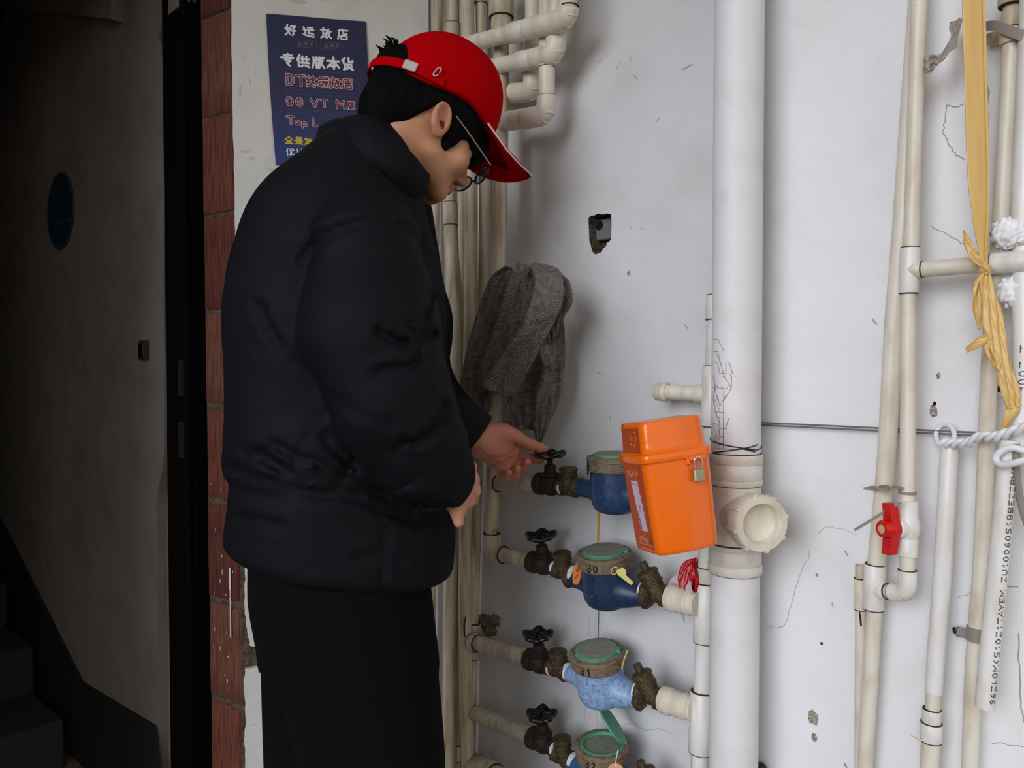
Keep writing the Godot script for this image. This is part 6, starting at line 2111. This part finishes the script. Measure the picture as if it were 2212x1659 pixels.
	for e in [[Vector3(-0.235, 0, -1.23), 0.35], [Vector3(-0.36, 0, -1.34), 0.45]]:
		s = shape()
		var rings := []
		var bt := Basis(Vector3.UP, e[1])
		for l in [[0.0, 1.0], [0.012, 1.03], [0.03, 1.0], [0.055, 0.92], [0.085, 0.72], [0.10, 0.5]]:
			var ring := PackedVector3Array()
			for k in 24:
				var a := TAU * k / 24.0
				var fw := cos(a)
				var xx: float = (0.15 if fw > 0 else 0.10) * fw * (l[1] if fw > 0 else 1.0) * (1.0 - 3.2 * l[0] * maxf(fw, 0.0))
				ring.append(e[0] + bt * Vector3(xx, l[0], -0.045 * sin(a) * l[1]))
			rings.append(ring)
		for q in rings:
			q.reverse()
		loft(s, rings)
		part("shoe", s, mats["black plastic"], o, home)

	# ---- hair
	var outline := PackedVector2Array([Vector2(-0.16, 0.15), Vector2(-0.16, -0.045), Vector2(-0.100, -0.056), Vector2(-0.076, -0.050), Vector2(-0.052, -0.032), Vector2(-0.038, -0.004), Vector2(-0.028, 0.016), Vector2(-0.018, 0.036), Vector2(0.002, 0.036), Vector2(0.010, 0.022), Vector2(0.013, 0.0), Vector2(0.020, -0.026), Vector2(0.031, -0.030), Vector2(0.040, -0.008), Vector2(0.046, 0.010), Vector2(0.058, 0.018), Vector2(0.070, 0.010), Vector2(0.088, 0.010), Vector2(0.108, 0.016), Vector2(0.125, 0.030), Vector2(0.14, 0.15)])
	var tuft := FastNoiseLite.new()
	tuft.seed = 8
	tuft.frequency = 60.0
	var hair := func(p: Vector3) -> float:
		var q: Vector3 = to_head.call(p)
		var d := egg(q, Vector3(0, 0.042, -0.008), Vector3(0.0790, 0.092, 0.113))
		d = melt(d, egg(q, Vector3(0, 0.000, -0.072), Vector3(0.064, 0.062, 0.054)), 0.03)
		d = melt(d, egg(q, Vector3(0, 0.068, -0.092), Vector3(0.050, 0.042, 0.046)), 0.02)
		d = melt(d, egg(q, Vector3(0, 0.036, 0.082), Vector3(0.056, 0.030, 0.030)), 0.02)
		d = melt(d, egg(Vector3(absf(q.x), q.y, q.z), Vector3(0.060, 0.01, 0.040), Vector3(0.0135, 0.045, 0.036)), 0.012)
		d += 0.0032 * tuft.get_noise_3d(q.x, q.y * 0.35, q.z * 0.6)
		var v := Vector2(q.z, q.y)
		var edge := 1e3
		for i in outline.size():
			edge = minf(edge, v.distance_to(Geometry2D.get_closest_point_to_segment(v, outline[i], outline[(i + 1) % outline.size()])))
		if Geometry2D.is_point_in_polygon(v, outline):
			edge = -edge
		return maxf(d, edge + 0.002 * tuft.get_noise_3d(q.x * 1.7, q.y, q.z * 1.7))
	part("hair", baked([nets(hair, hlo, hhi, 0.0042)]), hair_m, o, home)
	s = shape()
	var hr := RandomNumberGenerator.new()
	hr.seed = 3
	for k in 13:        # loose locks that stand up through the opening of the cap
		var a: Vector3 = from_head.call(hr.randf_range(-0.035, 0.03), hr.randf_range(0.070, 0.100), hr.randf_range(-0.136, -0.120))
		var b: Vector3 = a + (up * hr.randf_range(0.002, 0.010) - fwd * hr.randf_range(0.006, 0.018) + rgt * hr.randf_range(-0.008, 0.008))
		tube(s, [a, a.lerp(b, 0.5) + up * 0.003, b], [0.0034, 0.0022, 0.0004], 6)
	part("loose_hair", s, hair_m, o, home)

	# ---- cap
	var crown := func(p: Vector3) -> float:
		var q: Vector3 = to_head.call(p)
		var d := egg(q, Vector3(0, 0.070, -0.008), Vector3(0.0885, 0.127, 0.116))
		d = melt(d, egg(q, Vector3(0, 0.118, 0.020), Vector3(0.060, 0.056, 0.052)), 0.04)
		d = maxf(d, (0.051 + 0.15 * q.z + 0.012 * exp(-pow((q.z - 0.02) / 0.05, 2.0))) - q.y)
		d = maxf(d, -egg(q, Vector3(0, 0.052, -0.134), Vector3(0.058, 0.056, 0.050)))
		return d
	var cap_o := part("cap", baked([nets(crown, hlo, hhi, 0.0042)]), red, o, home)
	var brim_mesh := func(lift: float) -> SurfaceTool:
		var bs := shape()
		var rings := []
		var n := 17
		for j in 11:
			var v := j / 10.0
			var ring := PackedVector3Array()
			var under := PackedVector3Array()
			for k in n:
				var u := 2.0 * k / (n - 1) - 1.0
				var root := 0.062 + 0.034 * (1.0 - u * u)
				var len := 0.112 * sqrt(maxf(0.0, 1.0 - pow(absf(u), 2.4))) + 0.002
				var f := root + len * v
				var vv := len * v / 0.114
				var g := 0.072 + 0.010 * vv - u * u * (0.014 + 0.042 * vv) - 0.008 * vv * vv
				ring.append(from_head.call(0.083 * u, g + 0.0016 + lift, f))
				under.append(from_head.call(0.083 * u, g - 0.0016 + lift, f))
			under.reverse()
			ring.append_array(under)
			ring.reverse()
			rings.append(ring)
		loft(bs, rings, true)
		return bs
	part("brim", brim_mesh.call(0.0), red, cap_o)
	s = shape()
	var pipe := []
	for k in 25:
		var u := 2.0 * k / 24.0 - 1.0
		var root := 0.062 + 0.034 * (1.0 - u * u)
		var ll := 0.112 * sqrt(maxf(0.0, 1.0 - pow(absf(u), 2.4))) + 0.002
		var vv := ll / 0.114
		pipe.append(from_head.call(0.0835 * u, 0.072 + 0.010 * vv - u * u * (0.014 + 0.042 * vv) - 0.008 * vv * vv, root + ll + 0.001))
	tube(s, pipe, 0.0016, 8)
	part("piping", s, mat("piping white", Color(0.90, 0.80, 0.84), 0.6), cap_o)
	s = shape()
	var st := []
	for k in 19:
		var a := deg_to_rad(-78 + 156.0 * k / 18.0)
		var f := -0.008 - 0.1315 * cos(a)
		st.append(from_head.call(0.0905 * sin(a), 0.062 + 0.15 * f, f))
	ribbon(s, st, spread([0.0074, 0.0074], 18), [up + fwd * -0.2], 0.0012)
	part("strap", s, red, cap_o)
	s = shape()
	var bk: Vector3 = from_head.call(0.0715, 0.048, -0.0940)
	var bn := (rgt * 0.865 - fwd * 0.50).normalized()
	var bx := (rgt * 0.058 + up * 0.015 + fwd * 0.1007).normalized()
	var bu := bn.cross(bx).normalized()
	block(s, Transform3D(Basis(bx, bu, bn), bk), Vector3(0.022, 0.0165, 0.004), 0.0012)
	part("buckle", s, mat("buckle steel", Color(0.80, 0.79, 0.77), 0.35, null, 1, 0.35), cap_o)
	s = shape()
	var ek: Vector3 = from_head.call(0.0862, 0.064, -0.054)
	var en := (rgt * 0.90 - fwd * 0.42).normalized()
	var eu := (up + fwd * 0.1).normalized()
	eu = (eu - en * eu.dot(en)).normalized()
	var ring_pts := []
	for k in 25:
		var a := TAU * k / 24.0
		ring_pts.append(ek + eu.cross(en) * 0.0035 * cos(a) + eu * (0.0055 * sin(a) + signf(sin(a)) * 0.003) + en * 0.001)
	tube(s, ring_pts, 0.0014, 8)
	part("eyelet", s, mat("eyelet pale", Color(0.75, 0.70, 0.68), 0.35, null, 1, 0.6), cap_o)

	# ---- glasses
	s = shape()
	for sg in [1.0, -1.0]:
		tube(s, [from_head.call(sg * 0.079, 0.030, 0.012), from_head.call(sg * 0.077, 0.020, 0.055), from_head.call(sg * 0.071, 0.006, 0.112)], 0.0011, 8)
	var gl := part("glasses", s, mat("wire frame", Color(0.72, 0.68, 0.62), 0.3, null, 1, 0.7), o, home)
	for sg in [1.0, -1.0]:
		s = shape()
		var rim := []
		for k in 29:
			var a := TAU * k / 28.0
			rim.append(from_head.call(sg * 0.038 + 0.031 * cos(a), -0.004 + 0.0125 * sin(a), 0.121 - 0.10 * absf(sg * 0.038 + 0.031 * cos(a)) - 0.004 * sin(a)))
		tube(s, rim, 0.0017, 8)
		part("rim", s, mats["black plastic"], gl)
		s = shape()
		var ctr: Vector3 = from_head.call(sg * 0.038, -0.004, 0.117)
		for k in 28:
			tri(s, ctr, rim[k], rim[k + 1], 1)
		var lens := mat("lens", Color(0.22, 0.15, 0.17, 0.6), 0.05)
		lens.transparency = BaseMaterial3D.TRANSPARENCY_ALPHA
		part("lens", s, lens, gl)
	s = shape()
	tube(s, [from_head.call(-0.008, -0.004, 0.120), from_head.call(0, 0.0, 0.124), from_head.call(0.008, -0.004, 0.120)], 0.0014, 8)
	part("bridge", s, mats["black plastic"], gl)
